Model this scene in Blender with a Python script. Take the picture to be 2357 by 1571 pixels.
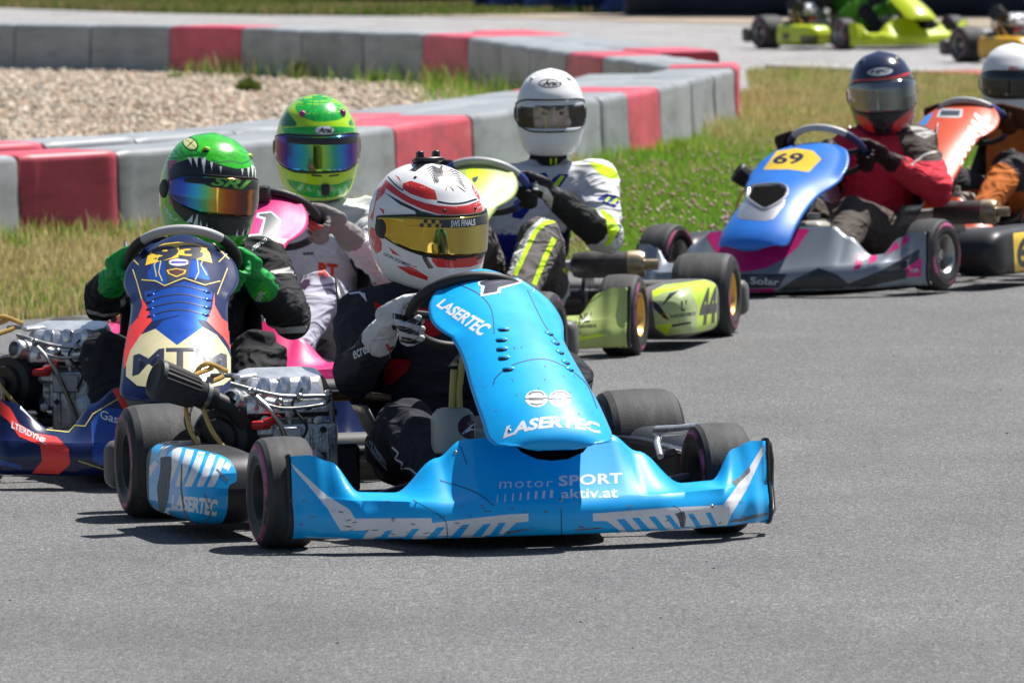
import bpy, bmesh, math, random
import numpy as np
from mathutils import Vector, Matrix, noise
from mathutils.bvhtree import BVHTree
from mathutils.geometry import tessellate_polygon
RAD = math.radians
random.seed(7); rng = np.random.default_rng(7)
sc = bpy.context.scene; col = sc.collection
for o in list(bpy.data.objects): bpy.data.objects.remove(o)

# ---------------------------------------------------------------- camera
PW, PH = 2357, 1571                     # size the photograph was measured at
CXp, CYp = PW/2, PH/2
LENS, SENSOR = 300.0, 36.0
FPX = PW*LENS/SENSOR
CAM = Vector((0, 0, 1.6))
PITCH = math.atan((CYp+325)/FPX); ROLL = RAD(.9)
_r = Vector((1, 0, 0)); _u = Vector((0, math.sin(PITCH), math.cos(PITCH))); FW = Vector((0, math.cos(PITCH), -math.sin(PITCH)))
RT = _r*math.cos(ROLL)-_u*math.sin(ROLL); UP = _r*math.sin(ROLL)+_u*math.cos(ROLL)
cd = bpy.data.cameras.new('camera'); cam = bpy.data.objects.new('camera', cd); col.objects.link(cam); sc.camera = cam
cam.matrix_world = Matrix(((RT.x, UP.x, -FW.x, CAM.x), (RT.y, UP.y, -FW.y, CAM.y), (RT.z, UP.z, -FW.z, CAM.z), (0, 0, 0, 1)))
cd.lens = LENS; cd.sensor_width = SENSOR; cd.sensor_fit = 'HORIZONTAL'; cd.clip_start = .5; cd.clip_end = 3000
cd.dof.use_dof = True; cd.dof.focus_distance = 20.6; cd.dof.aperture_fstop = 16.0

# ---------------------------------------------------------------- sky, sun, exposure
SUN = Vector((.38, .33, .865)).normalized()            # towards the sun
w = bpy.data.worlds.new('World'); sc.world = w; w.use_nodes = True
nt = w.node_tree; nt.nodes.clear()
sky = nt.nodes.new('ShaderNodeTexSky'); sky.sky_type = 'NISHITA'; sky.sun_disc = False
sky.sun_elevation = math.asin(SUN.z); sky.sun_rotation = math.atan2(SUN.x, SUN.y); sky.altitude = 200; sky.dust_density = 1.2
bg = nt.nodes.new('ShaderNodeBackground'); bg.inputs['Strength'].default_value = .05
wo = nt.nodes.new('ShaderNodeOutputWorld'); nt.links.new(sky.outputs[0], bg.inputs[0]); nt.links.new(bg.outputs[0], wo.inputs[0])
sl = bpy.data.lights.new('sun', 'SUN'); sl.energy = 4.4; sl.angle = RAD(.53); sl.color = (1, .965, .915)
so = bpy.data.objects.new('sun', sl); col.objects.link(so); so.rotation_euler = SUN.to_track_quat('Z', 'Y').to_euler(); so.location = (10, 30, 30)
sc.view_settings.view_transform = 'Standard'; sc.view_settings.look = 'None'
sc.view_settings.exposure = .73; sc.view_settings.gamma = 1
sc.cycles.max_bounces = 8
# ---------------------------------------------------------------- helpers
def ray(x, y): return (FW+RT*((x-CXp)/FPX)-UP*((y-CYp)/FPX))
def at(x, y, Y):                        # the point on the sight line of a photo pixel at distance Y
    d = ray(x, y); return CAM+d*(Y/d.y)
def gnd(x, y, z=0):                     # the point of the plane z under a photo pixel
    d = ray(x, y); return CAM+d*((z-CAM.z)/d.z)
def pix(p):
    q = Vector(p)-CAM; t = q.dot(FW); return (CXp+FPX*q.dot(RT)/t, CYp-FPX*q.dot(UP)/t)
I4 = Matrix.Identity(4)
RM = {}                                 # world matrix of each top-level object
WG = {}                                 # world geometry of each mesh object
def npm(M): return np.array([list(r) for r in M])
def app(M, V):
    m = npm(M); return np.asarray(V)@m[:3, :3].T+m[:3, 3]
def frame(o, x, y, z):
    return Matrix(((x[0], y[0], z[0], o[0]), (x[1], y[1], z[1], o[1]), (x[2], y[2], z[2], o[2]), (0, 0, 0, 1)))
def aim(p, d, ref=(0, 0, 1)):           # matrix at p whose z axis runs along d
    d = Vector(d).normalized(); r = Vector(ref)
    if abs(d.dot(r)) > .98: r = Vector((1, 0, 0))
    x = r.cross(d).normalized(); y = d.cross(x); return frame(p, x, y, d)
def T(*p): return Matrix.Translation(Vector(p))
def RZ(a): return Matrix.Rotation(a, 4, 'Z')
def RX(a): return Matrix.Rotation(a, 4, 'X')
def RY(a): return Matrix.Rotation(a, 4, 'Y')
def catmull(P, n):                      # smooth curve through points
    P = [np.array(p, float) for p in P]; Q = [2*P[0]-P[1]]+P+[2*P[-1]-P[-2]]; out = []
    for i in range(len(P)-1):
        a, b, c, d = Q[i:i+4]
        for k in range(n):
            t = k/n
            out.append(.5*((2*b)+(c-a)*t+(2*a-5*b+4*c-d)*t*t+(3*b-a-3*c+d)*t**3))
    out.append(P[-1]); return out
def interp(xs, ys, x):
    return float(np.interp(x, xs, ys))
def smoothi(xs, ys, x):                 # smooth-step interpolation between knots
    if x <= xs[0]: return ys[0]
    for i in range(len(xs)-1):
        if x <= xs[i+1]:
            t = (x-xs[i])/(xs[i+1]-xs[i]); t = t*t*(3-2*t); return ys[i]*(1-t)+ys[i+1]*t
    return ys[-1]

class MB:
    def __init__(s): s.v = []; s.f = []; s.m = []
    def add(s, V, F, mi=0):
        o = len(s.v); s.v += [tuple(p) for p in V]; s.f += [tuple(i+o for i in f) for f in F]; s.m += [mi]*len(F); return s
    def grid(s, P, cu=False, cv=False, mi=0, flip=False):
        n, m = len(P), len(P[0]); V = [p for r in P for p in r]; F = []
        for i in range(n if cu else n-1):
            for j in range(m if cv else m-1):
                q = (i*m+j, i*m+(j+1) % m, ((i+1) % n)*m+(j+1) % m, ((i+1) % n)*m+j)
                F.append(q[::-1] if flip else q)
        return s.add(V, F, mi)
    def tube(s, pts, r, seg=10, cap=True, mi=0, closed=False):
        P = [Vector(p) for p in pts]; n = len(P)
        rr = r if hasattr(r, '__len__') else [r]*n
        up = None; rings = []
        for i in range(n):
            if closed: t = (P[(i+1) % n]-P[i-1])
            else: t = P[min(i+1, n-1)]-P[max(i-1, 0)]
            t = t.normalized()
            if up is None:
                up = Vector((0, 0, 1)) if abs(t.z) < .9 else Vector((1, 0, 0))
            a = (up-t*up.dot(t)).normalized(); b = t.cross(a); up = a
            rings.append([P[i]+(a*math.cos(2*math.pi*k/seg)+b*math.sin(2*math.pi*k/seg))*rr[i] for k in range(seg)])
        o = len(s.v); s.grid(rings, cu=closed, cv=True, mi=mi)
        if cap and not closed:
            s.f.append(tuple(o+k for k in range(seg))[::-1]); s.m.append(mi)
            e = o+(n-1)*seg; s.f.append(tuple(e+k for k in range(seg))); s.m.append(mi)
        return s
    def lathe(s, prof, M=I4, seg=32, mi=0, closed=False):  # prof: (height along z, radius)
        rings = [[M@Vector((r*math.cos(2*math.pi*k/seg), r*math.sin(2*math.pi*k/seg), a)) for k in range(seg)] for a, r in prof]
        mis = mi if hasattr(mi, '__len__') else None
        if mis is None: return s.grid(rings, cu=closed, cv=True, mi=mi)
        for i in range(len(rings)-1): s.grid([rings[i], rings[i+1]], cv=True, mi=mis[i])
        return s
    def box(s, c, size, M=I4, bev=0, seg=1, mi=0):
        bm = bmesh.new(); bmesh.ops.create_cube(bm, size=1)
        for v in bm.verts: v.co = Vector((v.co.x*size[0], v.co.y*size[1], v.co.z*size[2]))
        if bev: bmesh.ops.bevel(bm, geom=list(bm.edges), offset=bev, segments=seg, affect='EDGES', profile=.5)
        bm.verts.index_update()
        V = [M@(Vector(c)+v.co) for v in bm.verts]; F = [[v.index for v in f.verts] for f in bm.faces]; bm.free()
        return s.add(V, F, mi)
    def ell(s, c, r, seg=16, ring=10, M=I4, mi=0):
        if not hasattr(r, '__len__'): r = (r, r, r)
        rows = []
        for i in range(ring+1):
            a = math.pi*i/ring; a = min(max(a, .02), math.pi-.02)
            rows.append([M@Vector((c[0]+r[0]*math.sin(a)*math.cos(2*math.pi*k/seg), c[1]+r[1]*math.sin(a)*math.sin(2*math.pi*k/seg), c[2]+r[2]*math.cos(a))) for k in range(seg)])
        o = len(s.v); s.grid(rows, cv=True, mi=mi, flip=True)
        s.f.append(tuple(o+k for k in range(seg))); s.m.append(mi)
        e = o+ring*seg; s.f.append(tuple(e+k for k in range(seg))[::-1]); s.m.append(mi)
        return s
    def capsule(s, a, ra, b, rb, seg=12, mi=0):
        a = Vector(a); b = Vector(b); d = (b-a); L = d.length; d = d/L
        M = aim(a, d); prof = [(-ra*math.cos(t), max(ra*math.sin(t), .001)) for t in (0.05, .4, .8, 1.2, math.pi/2)]
        prof += [(L+rb*math.cos(t), max(rb*math.sin(t), .001)) for t in (math.pi/2, 1.2, .8, .4, .05)]
        o = len(s.v); s.lathe(prof, M, seg, mi)
        n = len(prof); s.f.append(tuple(o+k for k in range(seg))[::-1]); s.m.append(mi)
        e = o+(n-1)*seg; s.f.append(tuple(e+k for k in range(seg))); s.m.append(mi)
        return s
    def prism(s, poly, M, z0, z1, mi=0):
        n = len(poly); V = [M@Vector((x, y, z0)) for x, y in poly]+[M@Vector((x, y, z1)) for x, y in poly]
        F = [tuple(range(n))[::-1], tuple(range(n, 2*n))]+[(i, (i+1) % n, n+(i+1) % n, n+i) for i in range(n)]
        return s.add(V, F, mi)

def rootof(o):
    while o.parent: o = o.parent
    return o
def meta(o, label=None, cat=None, group=None, kind=None):
    if label: o['label'] = label
    if cat: o['category'] = cat
    if group: o['group'] = group
    if kind: o['kind'] = kind
    return o
def empty(name, M, parent=None):
    o = bpy.data.objects.new(name, None); col.objects.link(o); o.empty_display_size = .1
    if parent: o.parent = parent; o.matrix_local = M
    else: o.matrix_world = M; RM[o.name] = M.copy()
    return o
def mkmesh(name, V, F, mats, mi=None, smooth=40):
    me = bpy.data.meshes.new(name); me.from_pydata([tuple(map(float, p)) for p in V], [], [tuple(f) for f in F])
    for m in (mats if isinstance(mats, (list, tuple)) else [mats]): me.materials.append(m)
    if mi is not None and any(mi): me.polygons.foreach_set('material_index', mi)
    if smooth:
        me.polygons.foreach_set('use_smooth', [True]*len(me.polygons))
        if smooth < 180: me.set_sharp_from_angle(angle=RAD(smooth))
    me.update(); return me
def build(mb, name, mats, parent=None, M=I4, smooth=40, solid=0, base=None, sub=0, soff=0, smat=0):
    """links the collected shapes as one mesh object; M takes them to the world"""
    W = app(M, mb.v)
    if parent is not None: Rm = RM[rootof(parent).name]
    else: Rm = base if base is not None else I4
    L = app(Rm.inverted(), W)
    me = mkmesh(name, L, mb.f, mats, mb.m, smooth)
    o = bpy.data.objects.new(name, me); col.objects.link(o)
    if parent is not None: o.parent = parent
    else: o.matrix_world = Rm; RM[o.name] = Rm.copy()
    if sub:
        s = o.modifiers.new('subd', 'SUBSURF'); s.levels = sub; s.render_levels = sub
    if solid:
        s = o.modifiers.new('thick', 'SOLIDIFY'); s.thickness = solid; s.offset = soff; s.material_offset = smat; s.material_offset_rim = smat
    WG[o.name] = (W, mb.f); return o
def bvh(*objs):
    V = []; F = []
    for o in objs:
        W, f = WG[o.name]; k = len(V); V += [tuple(p) for p in W]; F += [tuple(i+k for i in q) for q in f]
    return BVHTree.FromPolygons(V, F)

# flat print laid on a body: outlines measured on the photograph, dropped on the surface along the sight lines
_txt = {}
def glyphs(body, bold=0, shear=0, space=1):
    k = (body, bold, shear, space)
    if k not in _txt:
        cu = bpy.data.curves.new('lettering', 'FONT'); cu.body = body; cu.offset = bold; cu.shear = shear; cu.space_character = space; cu.resolution_u = 3
        ob = bpy.data.objects.new('lettering', cu); col.objects.link(ob); bpy.context.view_layer.update()
        me = bpy.data.meshes.new_from_object(ob.evaluated_get(bpy.context.evaluated_depsgraph_get()))
        V = np.array([v.co[:2] for v in me.vertices]); F = [tuple(p.vertices) for p in me.polygons]
        V = (V-V.min(0))/(V.max(0)-V.min(0)); _txt[k] = (V, F)
        bpy.data.objects.remove(ob); bpy.data.curves.remove(cu); bpy.data.meshes.remove(me)
    return _txt[k]
def text(body, bl, br, tr, tl, bold=.02, shear=0, arc=0, space=1):
    V, F = glyphs(body, bold, shear, space); out = []
    for u, v in V:
        x = (1-v)*((1-u)*bl[0]+u*br[0])+v*((1-u)*tl[0]+u*tr[0]); y = (1-v)*((1-u)*bl[1]+u*br[1])+v*((1-u)*tl[1]+u*tr[1])
        out.append((x, y-arc*4*u*(1-u)))
    return ('mesh', out, F)
def ellp(cx, cy, rx, ry, rot=0, n=20):
    c, s = math.cos(RAD(rot)), math.sin(RAD(rot))
    return [(cx+rx*math.cos(2*math.pi*k/n)*c-ry*math.sin(2*math.pi*k/n)*s, cy+rx*math.cos(2*math.pi*k/n)*s+ry*math.sin(2*math.pi*k/n)*c) for k in range(n)]
def stroke(pts, wd):                    # a band of given width along a pixel polyline
    wd = wd if hasattr(wd, '__len__') else [wd]*len(pts)
    A = []; B = []
    for i, p in enumerate(pts):
        a = pts[max(i-1, 0)]; b = pts[min(i+1, len(pts)-1)]; dx, dy = b[0]-a[0], b[1]-a[1]; l = math.hypot(dx, dy) or 1
        A.append((p[0]-dy/l*wd[i]/2, p[1]+dx/l*wd[i]/2)); B.append((p[0]+dy/l*wd[i]/2, p[1]-dx/l*wd[i]/2))
    return A+B[::-1]
def Z(x0, y0, k, P): return [(x0+x*k, y0+y*k) for x, y in P]
def decal(name, shapes, tree, m, parent, off=.0025, step=5, jump=0):
    pl = [s for s in shapes if s[0] != 'mesh']
    if len(pl) > 1 and len(shapes) <= 14:                      # each printed patch is a piece of its own
        for s in shapes: decal(name, [s], tree, m, parent, off, step, jump)
        return
    bm = bmesh.new()
    for s in shapes:
        if s and s[0] == 'mesh':
            vs = [bm.verts.new((x, y, 0)) for x, y in s[1]]
            for f in s[2]:
                try: bm.faces.new([vs[i] for i in f])
                except ValueError: pass
        else:
            vs = [bm.verts.new((x, y, 0)) for x, y in s]
            for tr in tessellate_polygon([[Vector((x, y, 0)) for x, y in s]]):
                try: bm.faces.new([vs[i] for i in tr])
                except ValueError: pass
    bmesh.ops.triangulate(bm, faces=list(bm.faces)); step *= .6
    xs = [v.co.x for v in bm.verts]; ys = [v.co.y for v in bm.verts]
    if not xs: bm.free(); return None
    for lo, hi, ax in ((min(xs), max(xs), 0), (min(ys), max(ys), 1)):
        n = int((hi-lo)/step)
        for k in range(1, n+1):
            c = lo+(hi-lo)*k/(n+1); no = (1, 0, 0) if ax == 0 else (0, 1, 0)
            bmesh.ops.bisect_plane(bm, geom=bm.verts[:]+bm.edges[:]+bm.faces[:], plane_co=(c, c, 0), plane_no=no)
    P = {}; dep = {}; slo = {}
    for v in bm.verts:
        d = ray(v.co.x, v.co.y).normalized(); h = tree.ray_cast(CAM, d, 200)
        if h[0] is not None:
            o_ = CAM+d*(h[3]-.04); h2 = tree.ray_cast(o_, d, .2)       # cast again from close by, for precision
            if h2[0] is not None: h = (h2[0], h2[1], h2[2], h2[3]+h[3]-.04)
            n = h[1] if h[1].dot(d) < 0 else -h[1]
            P[v] = h[0]+n*(.0001+.22*max(off-.0011, 0)); dep[v] = h[3]; slo[v] = max(abs(n.dot(d)), .06)
    V = []; idx = {}; F = []
    for f in bm.faces:
        if all(v in P for v in f.verts):
            ds = [dep[v] for v in f.verts]
            if max(ds)-min(ds) > .006+2.2*step*ds[0]/FPX/min(slo[v] for v in f.verts): continue
            q = []
            for v in f.verts:
                if v not in idx: idx[v] = len(V); V.append(P[v])
                q.append(idx[v])
            F.append(q)
    bm.free()
    if not F: print('decal misses its body:', name); return None
    if len(pl) == 1 and len(shapes) == 1:                        # a patch cut in two by what stands before it becomes two pieces
        par = list(range(len(V)))
        def fd(a):
            while par[a] != a: par[a] = par[par[a]]; a = par[a]
            return a
        for f in F:
            for a in f[1:]: par[fd(a)] = fd(f[0])
        isl = {}
        for f in F: isl.setdefault(fd(f[0]), []).append(f)
        big = max(len(x) for x in isl.values()); o = None
        for fs in isl.values():
            if len(fs) < max(6, .12*big): continue
            ids = sorted({i for f in fs for i in f}); mp = {i: j for j, i in enumerate(ids)}
            mb = MB(); mb.add([V[i] for i in ids], [[mp[i] for i in f] for f in fs]); o = build(mb, name, m, parent, I4, smooth=180)
        return o
    mb = MB(); mb.add(V, F); o = build(mb, name, m, parent, I4, smooth=180)
    if len(pl) > 14: o['kind'] = 'stuff'
    return o
def remesh(mb, voxel, smooth=6, name='body'):
    me = mkmesh(name, mb.v, mb.f, [], None, 0); ob = bpy.data.objects.new(name, me); col.objects.link(ob)
    r = ob.modifiers.new('r', 'REMESH'); r.mode = 'VOXEL'; r.voxel_size = voxel
    s = ob.modifiers.new('s', 'SMOOTH'); s.iterations = smooth; s.factor = .5
    bpy.context.view_layer.update()
    ev = ob.evaluated_get(bpy.context.evaluated_depsgraph_get()); m2 = bpy.data.meshes.new_from_object(ev)
    n = len(m2.vertices); V = np.empty(n*3); m2.vertices.foreach_get('co', V); V = V.reshape(-1, 3)
    N = np.empty(n*3); m2.vertices.foreach_get('normal', N); N = N.reshape(-1, 3)
    F = [tuple(p.vertices) for p in m2.polygons]
    bpy.data.objects.remove(ob); bpy.data.meshes.remove(me); bpy.data.meshes.remove(m2)
    return V, N, F
# ---------------------------------------------------------------- materials
def s2l(c): return tuple((x/12.92 if x <= .04045 else ((x+.055)/1.055)**2.4) for x in c)
def hx(h): return s2l(tuple(int(h[i:i+2], 16)/255 for i in (0, 2, 4)))
_mats = {}
def nodes(name):
    m = bpy.data.materials.new(name); m.use_nodes = True; n = m.node_tree; n.nodes.clear()
    b = n.nodes.new('ShaderNodeBsdfPrincipled'); o = n.nodes.new('ShaderNodeOutputMaterial'); n.links.new(b.outputs[0], o.inputs[0])
    return m, n, b
def add(n, t, **kw):
    x = n.nodes.new(t)
    for k, v in kw.items():
        if k in x.bl_rna.properties.keys(): setattr(x, k, v)
        else: x.inputs[k.replace('_', ' ')].default_value = v
    return x
def mixc(n, fac, a, b):
    x = n.nodes.new('ShaderNodeMix'); x.data_type = 'RGBA'
    for s, v in ((x.inputs[0], fac), (x.inputs[6], a), (x.inputs[7], b)):
        if isinstance(v, bpy.types.NodeSocket): n.links.new(v, s)
        elif isinstance(v, (int, float)): s.default_value = v
        else: s.default_value = (*v, 1)
    return x.outputs[2]
def ramp(n, fac, stops, interp='LINEAR'):
    r = n.nodes.new('ShaderNodeValToRGB'); r.color_ramp.interpolation = interp; e = r.color_ramp.elements
    while len(e) < len(stops): e.new(.5)
    for q, (p, c) in zip(e, stops): q.position = p; q.color = (*c, 1) if len(c) == 3 else c
    n.links.new(fac, r.inputs[0]); return r.outputs[0]
def mat(name, c, rough=.45, metal=0, coat=0, var=.12, scale=9, bump=0, bscale=180, scuff=0, spec=.5, attr=None, fold=0):
    """painted, plastic, cloth or metal surface with slow colour drift, uneven gloss and optional scuffs and weave"""
    if name in _mats: return _mats[name]
    m, n, b = nodes(name); L = n.links.new
    tc = add(n, 'ShaderNodeTexCoord'); nz = add(n, 'ShaderNodeTexNoise', Scale=scale, Detail=5.0, Roughness=.6); L(tc.outputs['Object'], nz.inputs['Vector'])
    if attr:
        at_ = add(n, 'ShaderNodeAttribute'); at_.attribute_name = attr
        hs = add(n, 'ShaderNodeHueSaturation'); L(at_.outputs['Color'], hs.inputs['Color'])
        mr = add(n, 'ShaderNodeMapRange'); L(nz.outputs[0], mr.inputs[0]); mr.inputs[3].default_value = 1-var*1.5; mr.inputs[4].default_value = 1+var*1.5; L(mr.outputs[0], hs.inputs['Value'])
        cc = hs.outputs[0]
    else:
        cc = ramp(n, nz.outputs[0], [(.3, tuple(x*(1-var) for x in c)), (.7, tuple(min(x*(1+var), .95) for x in c))])
    if scuff:
        n2 = add(n, 'ShaderNodeTexNoise', Scale=scale*5, Detail=8.0, Roughness=.75); mp = add(n, 'ShaderNodeMapping'); mp.inputs['Scale'].default_value = (1, 1.6, 4)
        L(tc.outputs['Object'], mp.inputs[0]); L(mp.outputs[0], n2.inputs['Vector'])
        f = ramp(n, n2.outputs[0], [(.60, (0, 0, 0)), (.72, (scuff,)*3)]); cc = mixc(n, f, cc, (.05, .05, .05))
    L(cc, b.inputs['Base Color'])
    rr = add(n, 'ShaderNodeMapRange'); L(nz.outputs[0], rr.inputs[0]); rr.inputs[3].default_value = max(rough-.1, .02); rr.inputs[4].default_value = min(rough+.12, 1); L(rr.outputs[0], b.inputs['Roughness'])
    b.inputs['Metallic'].default_value = metal; b.inputs['Coat Weight'].default_value = coat; b.inputs['Coat Roughness'].default_value = .06
    b.inputs['Specular IOR Level'].default_value = spec
    if bump:
        n3 = add(n, 'ShaderNodeTexNoise', Scale=bscale, Detail=4.0); L(tc.outputs['Object'], n3.inputs['Vector'])
        bp = add(n, 'ShaderNodeBump', Strength=bump, Distance=.01); L(n3.outputs[0], bp.inputs['Height']); L(bp.outputs[0], b.inputs['Normal'])
        if fold:
            mp2 = add(n, 'ShaderNodeMapping'); mp2.inputs['Scale'].default_value = (1, 1, 2.0); mp2.inputs['Rotation'].default_value = (.3, .5, 0); L(tc.outputs['Object'], mp2.inputs[0])
            n4 = add(n, 'ShaderNodeTexNoise', Scale=6.5, Detail=1.0, Distortion=1.6); L(mp2.outputs[0], n4.inputs['Vector'])
            rg = ramp(n, n4.outputs[0], [(.38, (0, 0, 0)), (.49, (1, 1, 1)), (.52, (.9, .9, .9)), (.66, (0, 0, 0))])
            b2 = add(n, 'ShaderNodeBump', Strength=fold, Distance=.02); L(rg, b2.inputs['Height']); L(b2.outputs[0], bp.inputs['Normal'])
    _mats[name] = m; return m
def paint(name, h, **k): return mat(name, hx(h), **{**dict(rough=.42, coat=.55, scuff=.25, var=.07, spec=.3), **k})
def prnt(name, h, **k): return mat(name, hx(h), **{**dict(rough=.42, coat=.35, var=.1, scuff=.3), **k})

M_black = mat('black_plastic', (.018, .018, .019), rough=.45, scuff=.15)
M_hole = mat('opening_black', (.004, .004, .004), rough=.95, spec=.05)
M_dark = mat('dark_metal', (.03, .03, .032), rough=.5, metal=.3)
M_steel = mat('bare_steel', (.42, .41, .39), rough=.34, metal=1, var=.3, scale=30)
M_alu = mat('cast_aluminium', (.62, .63, .64), rough=.34, metal=.75, var=.35, scale=35, scuff=.4, bump=.25, bscale=120)
M_chrome = mat('polished_aluminium', (.82, .83, .85), rough=.28, metal=.75, var=.12, scale=20, bump=.12, bscale=60)
M_gold = mat('gold_anodised_metal', (.80, .47, .10), rough=.35, metal=.7)
M_brass = mat('brass_tube', (.55, .40, .14), rough=.35, metal=.9)
M_rubber = mat('hose_rubber', (.02, .02, .02), rough=.55)
M_seat = mat('seat_fibreglass', (.05, .05, .055), rough=.35)
M_hose = mat('amber_hose', (.62, .38, .10), rough=.25, coat=.3)
M_white = prnt('white_print', 'E9EAEC')
M_navy = prnt('navy_print', '17203A')
M_blk = prnt('black_print', '111216')
M_red = prnt('red_print', 'E0322E')
M_redplastic = mat('red_plastic', (.6, .02, .015), rough=.35, coat=.3)
M_grey_pl = mat('grey_plastic', (.11, .105, .10), rough=.55, scuff=.3)
def tyre_mat():
    m, n, b = nodes('tyre_sidewall'); L = n.links.new; tc = add(n, 'ShaderNodeTexCoord')
    sp = add(n, 'ShaderNodeSeparateXYZ'); L(tc.outputs['Object'], sp.inputs[0])
    q = add(n, 'ShaderNodeVectorMath', operation='LENGTH'); cb = add(n, 'ShaderNodeCombineXYZ'); L(sp.outputs[1], cb.inputs[1]); L(sp.outputs[2], cb.inputs[2]); L(cb.outputs[0], q.inputs[0])
    band = ramp(n, q.outputs['Value'], [(0, (0, 0, 0)), (.1005, (0, 0, 0)), (.103, (1, 1, 1)), (.113, (1, 1, 1)), (.1155, (0, 0, 0)), (1, (0, 0, 0))])
    nz = add(n, 'ShaderNodeTexNoise', Scale=14.0, Detail=6.0); L(tc.outputs['Object'], nz.inputs['Vector'])
    br = ramp(n, nz.outputs[0], [(.42, (0, 0, 0)), (.56, (.9, .9, .9))])
    mu = add(n, 'ShaderNodeMix'); mu.data_type = 'RGBA'; mu.blend_type = 'MULTIPLY'; mu.inputs[0].default_value = 1; L(band, mu.inputs[6]); L(br, mu.inputs[7])
    L(mixc(n, mu.outputs[2], (.016, .016, .017), (.55, .09, .25)), b.inputs['Base Color']); b.inputs['Roughness'].default_value = .5
    return m
M_side = tyre_mat()
def tread_mat():
    m, n, b = nodes('tyre_tread'); L = n.links.new; tc = add(n, 'ShaderNodeTexCoord')
    mp = add(n, 'ShaderNodeMapping'); mp.inputs['Scale'].default_value = (26, 9, 9); L(tc.outputs['Object'], mp.inputs[0])
    nz = add(n, 'ShaderNodeTexNoise', Scale=1.0, Detail=7.0, Roughness=.7); L(mp.outputs[0], nz.inputs['Vector'])
    L(ramp(n, nz.outputs[0], [(.3, (.020, .020, .021)), (.55, (.048, .048, .049)), (.75, (.115, .113, .11))]), b.inputs['Base Color']); b.inputs['Roughness'].default_value = .72
    n2 = add(n, 'ShaderNodeTexNoise', Scale=260.0, Detail=3.0); L(tc.outputs['Object'], n2.inputs['Vector'])
    bp = add(n, 'ShaderNodeBump', Strength=.22, Distance=.003); L(n2.outputs[0], bp.inputs['Height']); L(bp.outputs[0], b.inputs['Normal'])
    return m
M_tread = tread_mat()
def cloth(name, h=None, attr=None, **k):
    return mat(name, hx(h) if h else (.5, .5, .5), **{**dict(rough=.8, var=.1, scale=16, bump=.12, bscale=420, spec=.25, attr=attr, fold=.35), **k})
def visor_mat(name, stops, rough=.06, axis=0, metal=.95, lo=-.125, hi=.125):
    m, n, b = nodes(name); L = n.links.new; a = add(n, 'ShaderNodeAttribute'); a.attribute_name = 'VUV'
    sp = add(n, 'ShaderNodeSeparateXYZ'); L(a.outputs['Vector'], sp.inputs[0])
    nz = add(n, 'ShaderNodeTexNoise', Scale=3.0, Detail=2.0); L(a.outputs['Vector'], nz.inputs['Vector'])
    ad = add(n, 'ShaderNodeMath', operation='MULTIPLY_ADD'); L(nz.outputs[0], ad.inputs[0]); ad.inputs[1].default_value = .06; L(sp.outputs[0], ad.inputs[2])
    L(ramp(n, ad.outputs[0], stops), b.inputs['Base Color']); b.inputs['Metallic'].default_value = metal; b.inputs['Roughness'].default_value = rough
    b.inputs['Coat Weight'].default_value = .6; b.inputs['Coat Roughness'].default_value = .03
    return m
def clear_visor(name, tint, fac):
    m = bpy.data.materials.new(name); m.use_nodes = True; n = m.node_tree; n.nodes.clear(); L = n.links.new
    tr = add(n, 'ShaderNodeBsdfTransparent'); tr.inputs[0].default_value = (*tint, 1); gl = add(n, 'ShaderNodeBsdfGlossy', Roughness=.04)
    gl.inputs[0].default_value = (.8, .85, .9, 1); mx = add(n, 'ShaderNodeMixShader'); mx.inputs[0].default_value = fac
    o = n.nodes.new('ShaderNodeOutputMaterial'); L(tr.outputs[0], mx.inputs[1]); L(gl.outputs[0], mx.inputs[2]); L(mx.outputs[0], o.inputs[0]); return m
def block_mat(name, c, top):
    m, n, b = nodes(name); L = n.links.new; tc = add(n, 'ShaderNodeTexCoord'); ob = add(n, 'ShaderNodeObjectInfo')
    ad = add(n, 'ShaderNodeVectorMath', operation='ADD'); L(tc.outputs['Object'], ad.inputs[0]); sc_ = add(n, 'ShaderNodeVectorMath', operation='SCALE'); L(ob.outputs['Location'], sc_.inputs[0]); sc_.inputs['Scale'].default_value = 3.7; L(sc_.outputs[0], ad.inputs[1])
    mp = add(n, 'ShaderNodeMapping'); mp.inputs['Scale'].default_value = (2.2, 2, 9); L(ad.outputs[0], mp.inputs[0])
    n1 = add(n, 'ShaderNodeTexNoise', Scale=1.3, Detail=7.0, Roughness=.65); L(mp.outputs[0], n1.inputs['Vector'])
    n2 = add(n, 'ShaderNodeTexNoise', Scale=2.2, Detail=5.0); L(ad.outputs[0], n2.inputs['Vector'])
    cc = ramp(n, n2.outputs[0], [(.3, tuple(x*.78 for x in c)), (.7, tuple(x*1.15 for x in c))])
    f = ramp(n, n1.outputs[0], [(.5, (0, 0, 0)), (.70, (.5, .5, .5))]); cc = mixc(n, f, cc, tuple(x*.28+.012 for x in c))
    f2 = ramp(n, n1.outputs[0], [(.25, (.5, .5, .5)), (.42, (0, 0, 0))]); cc = mixc(n, f2, cc, tuple(x*.6+.25 for x in c))
    L(cc, b.inputs['Base Color']); b.inputs['Roughness'].default_value = .48; return m
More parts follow.
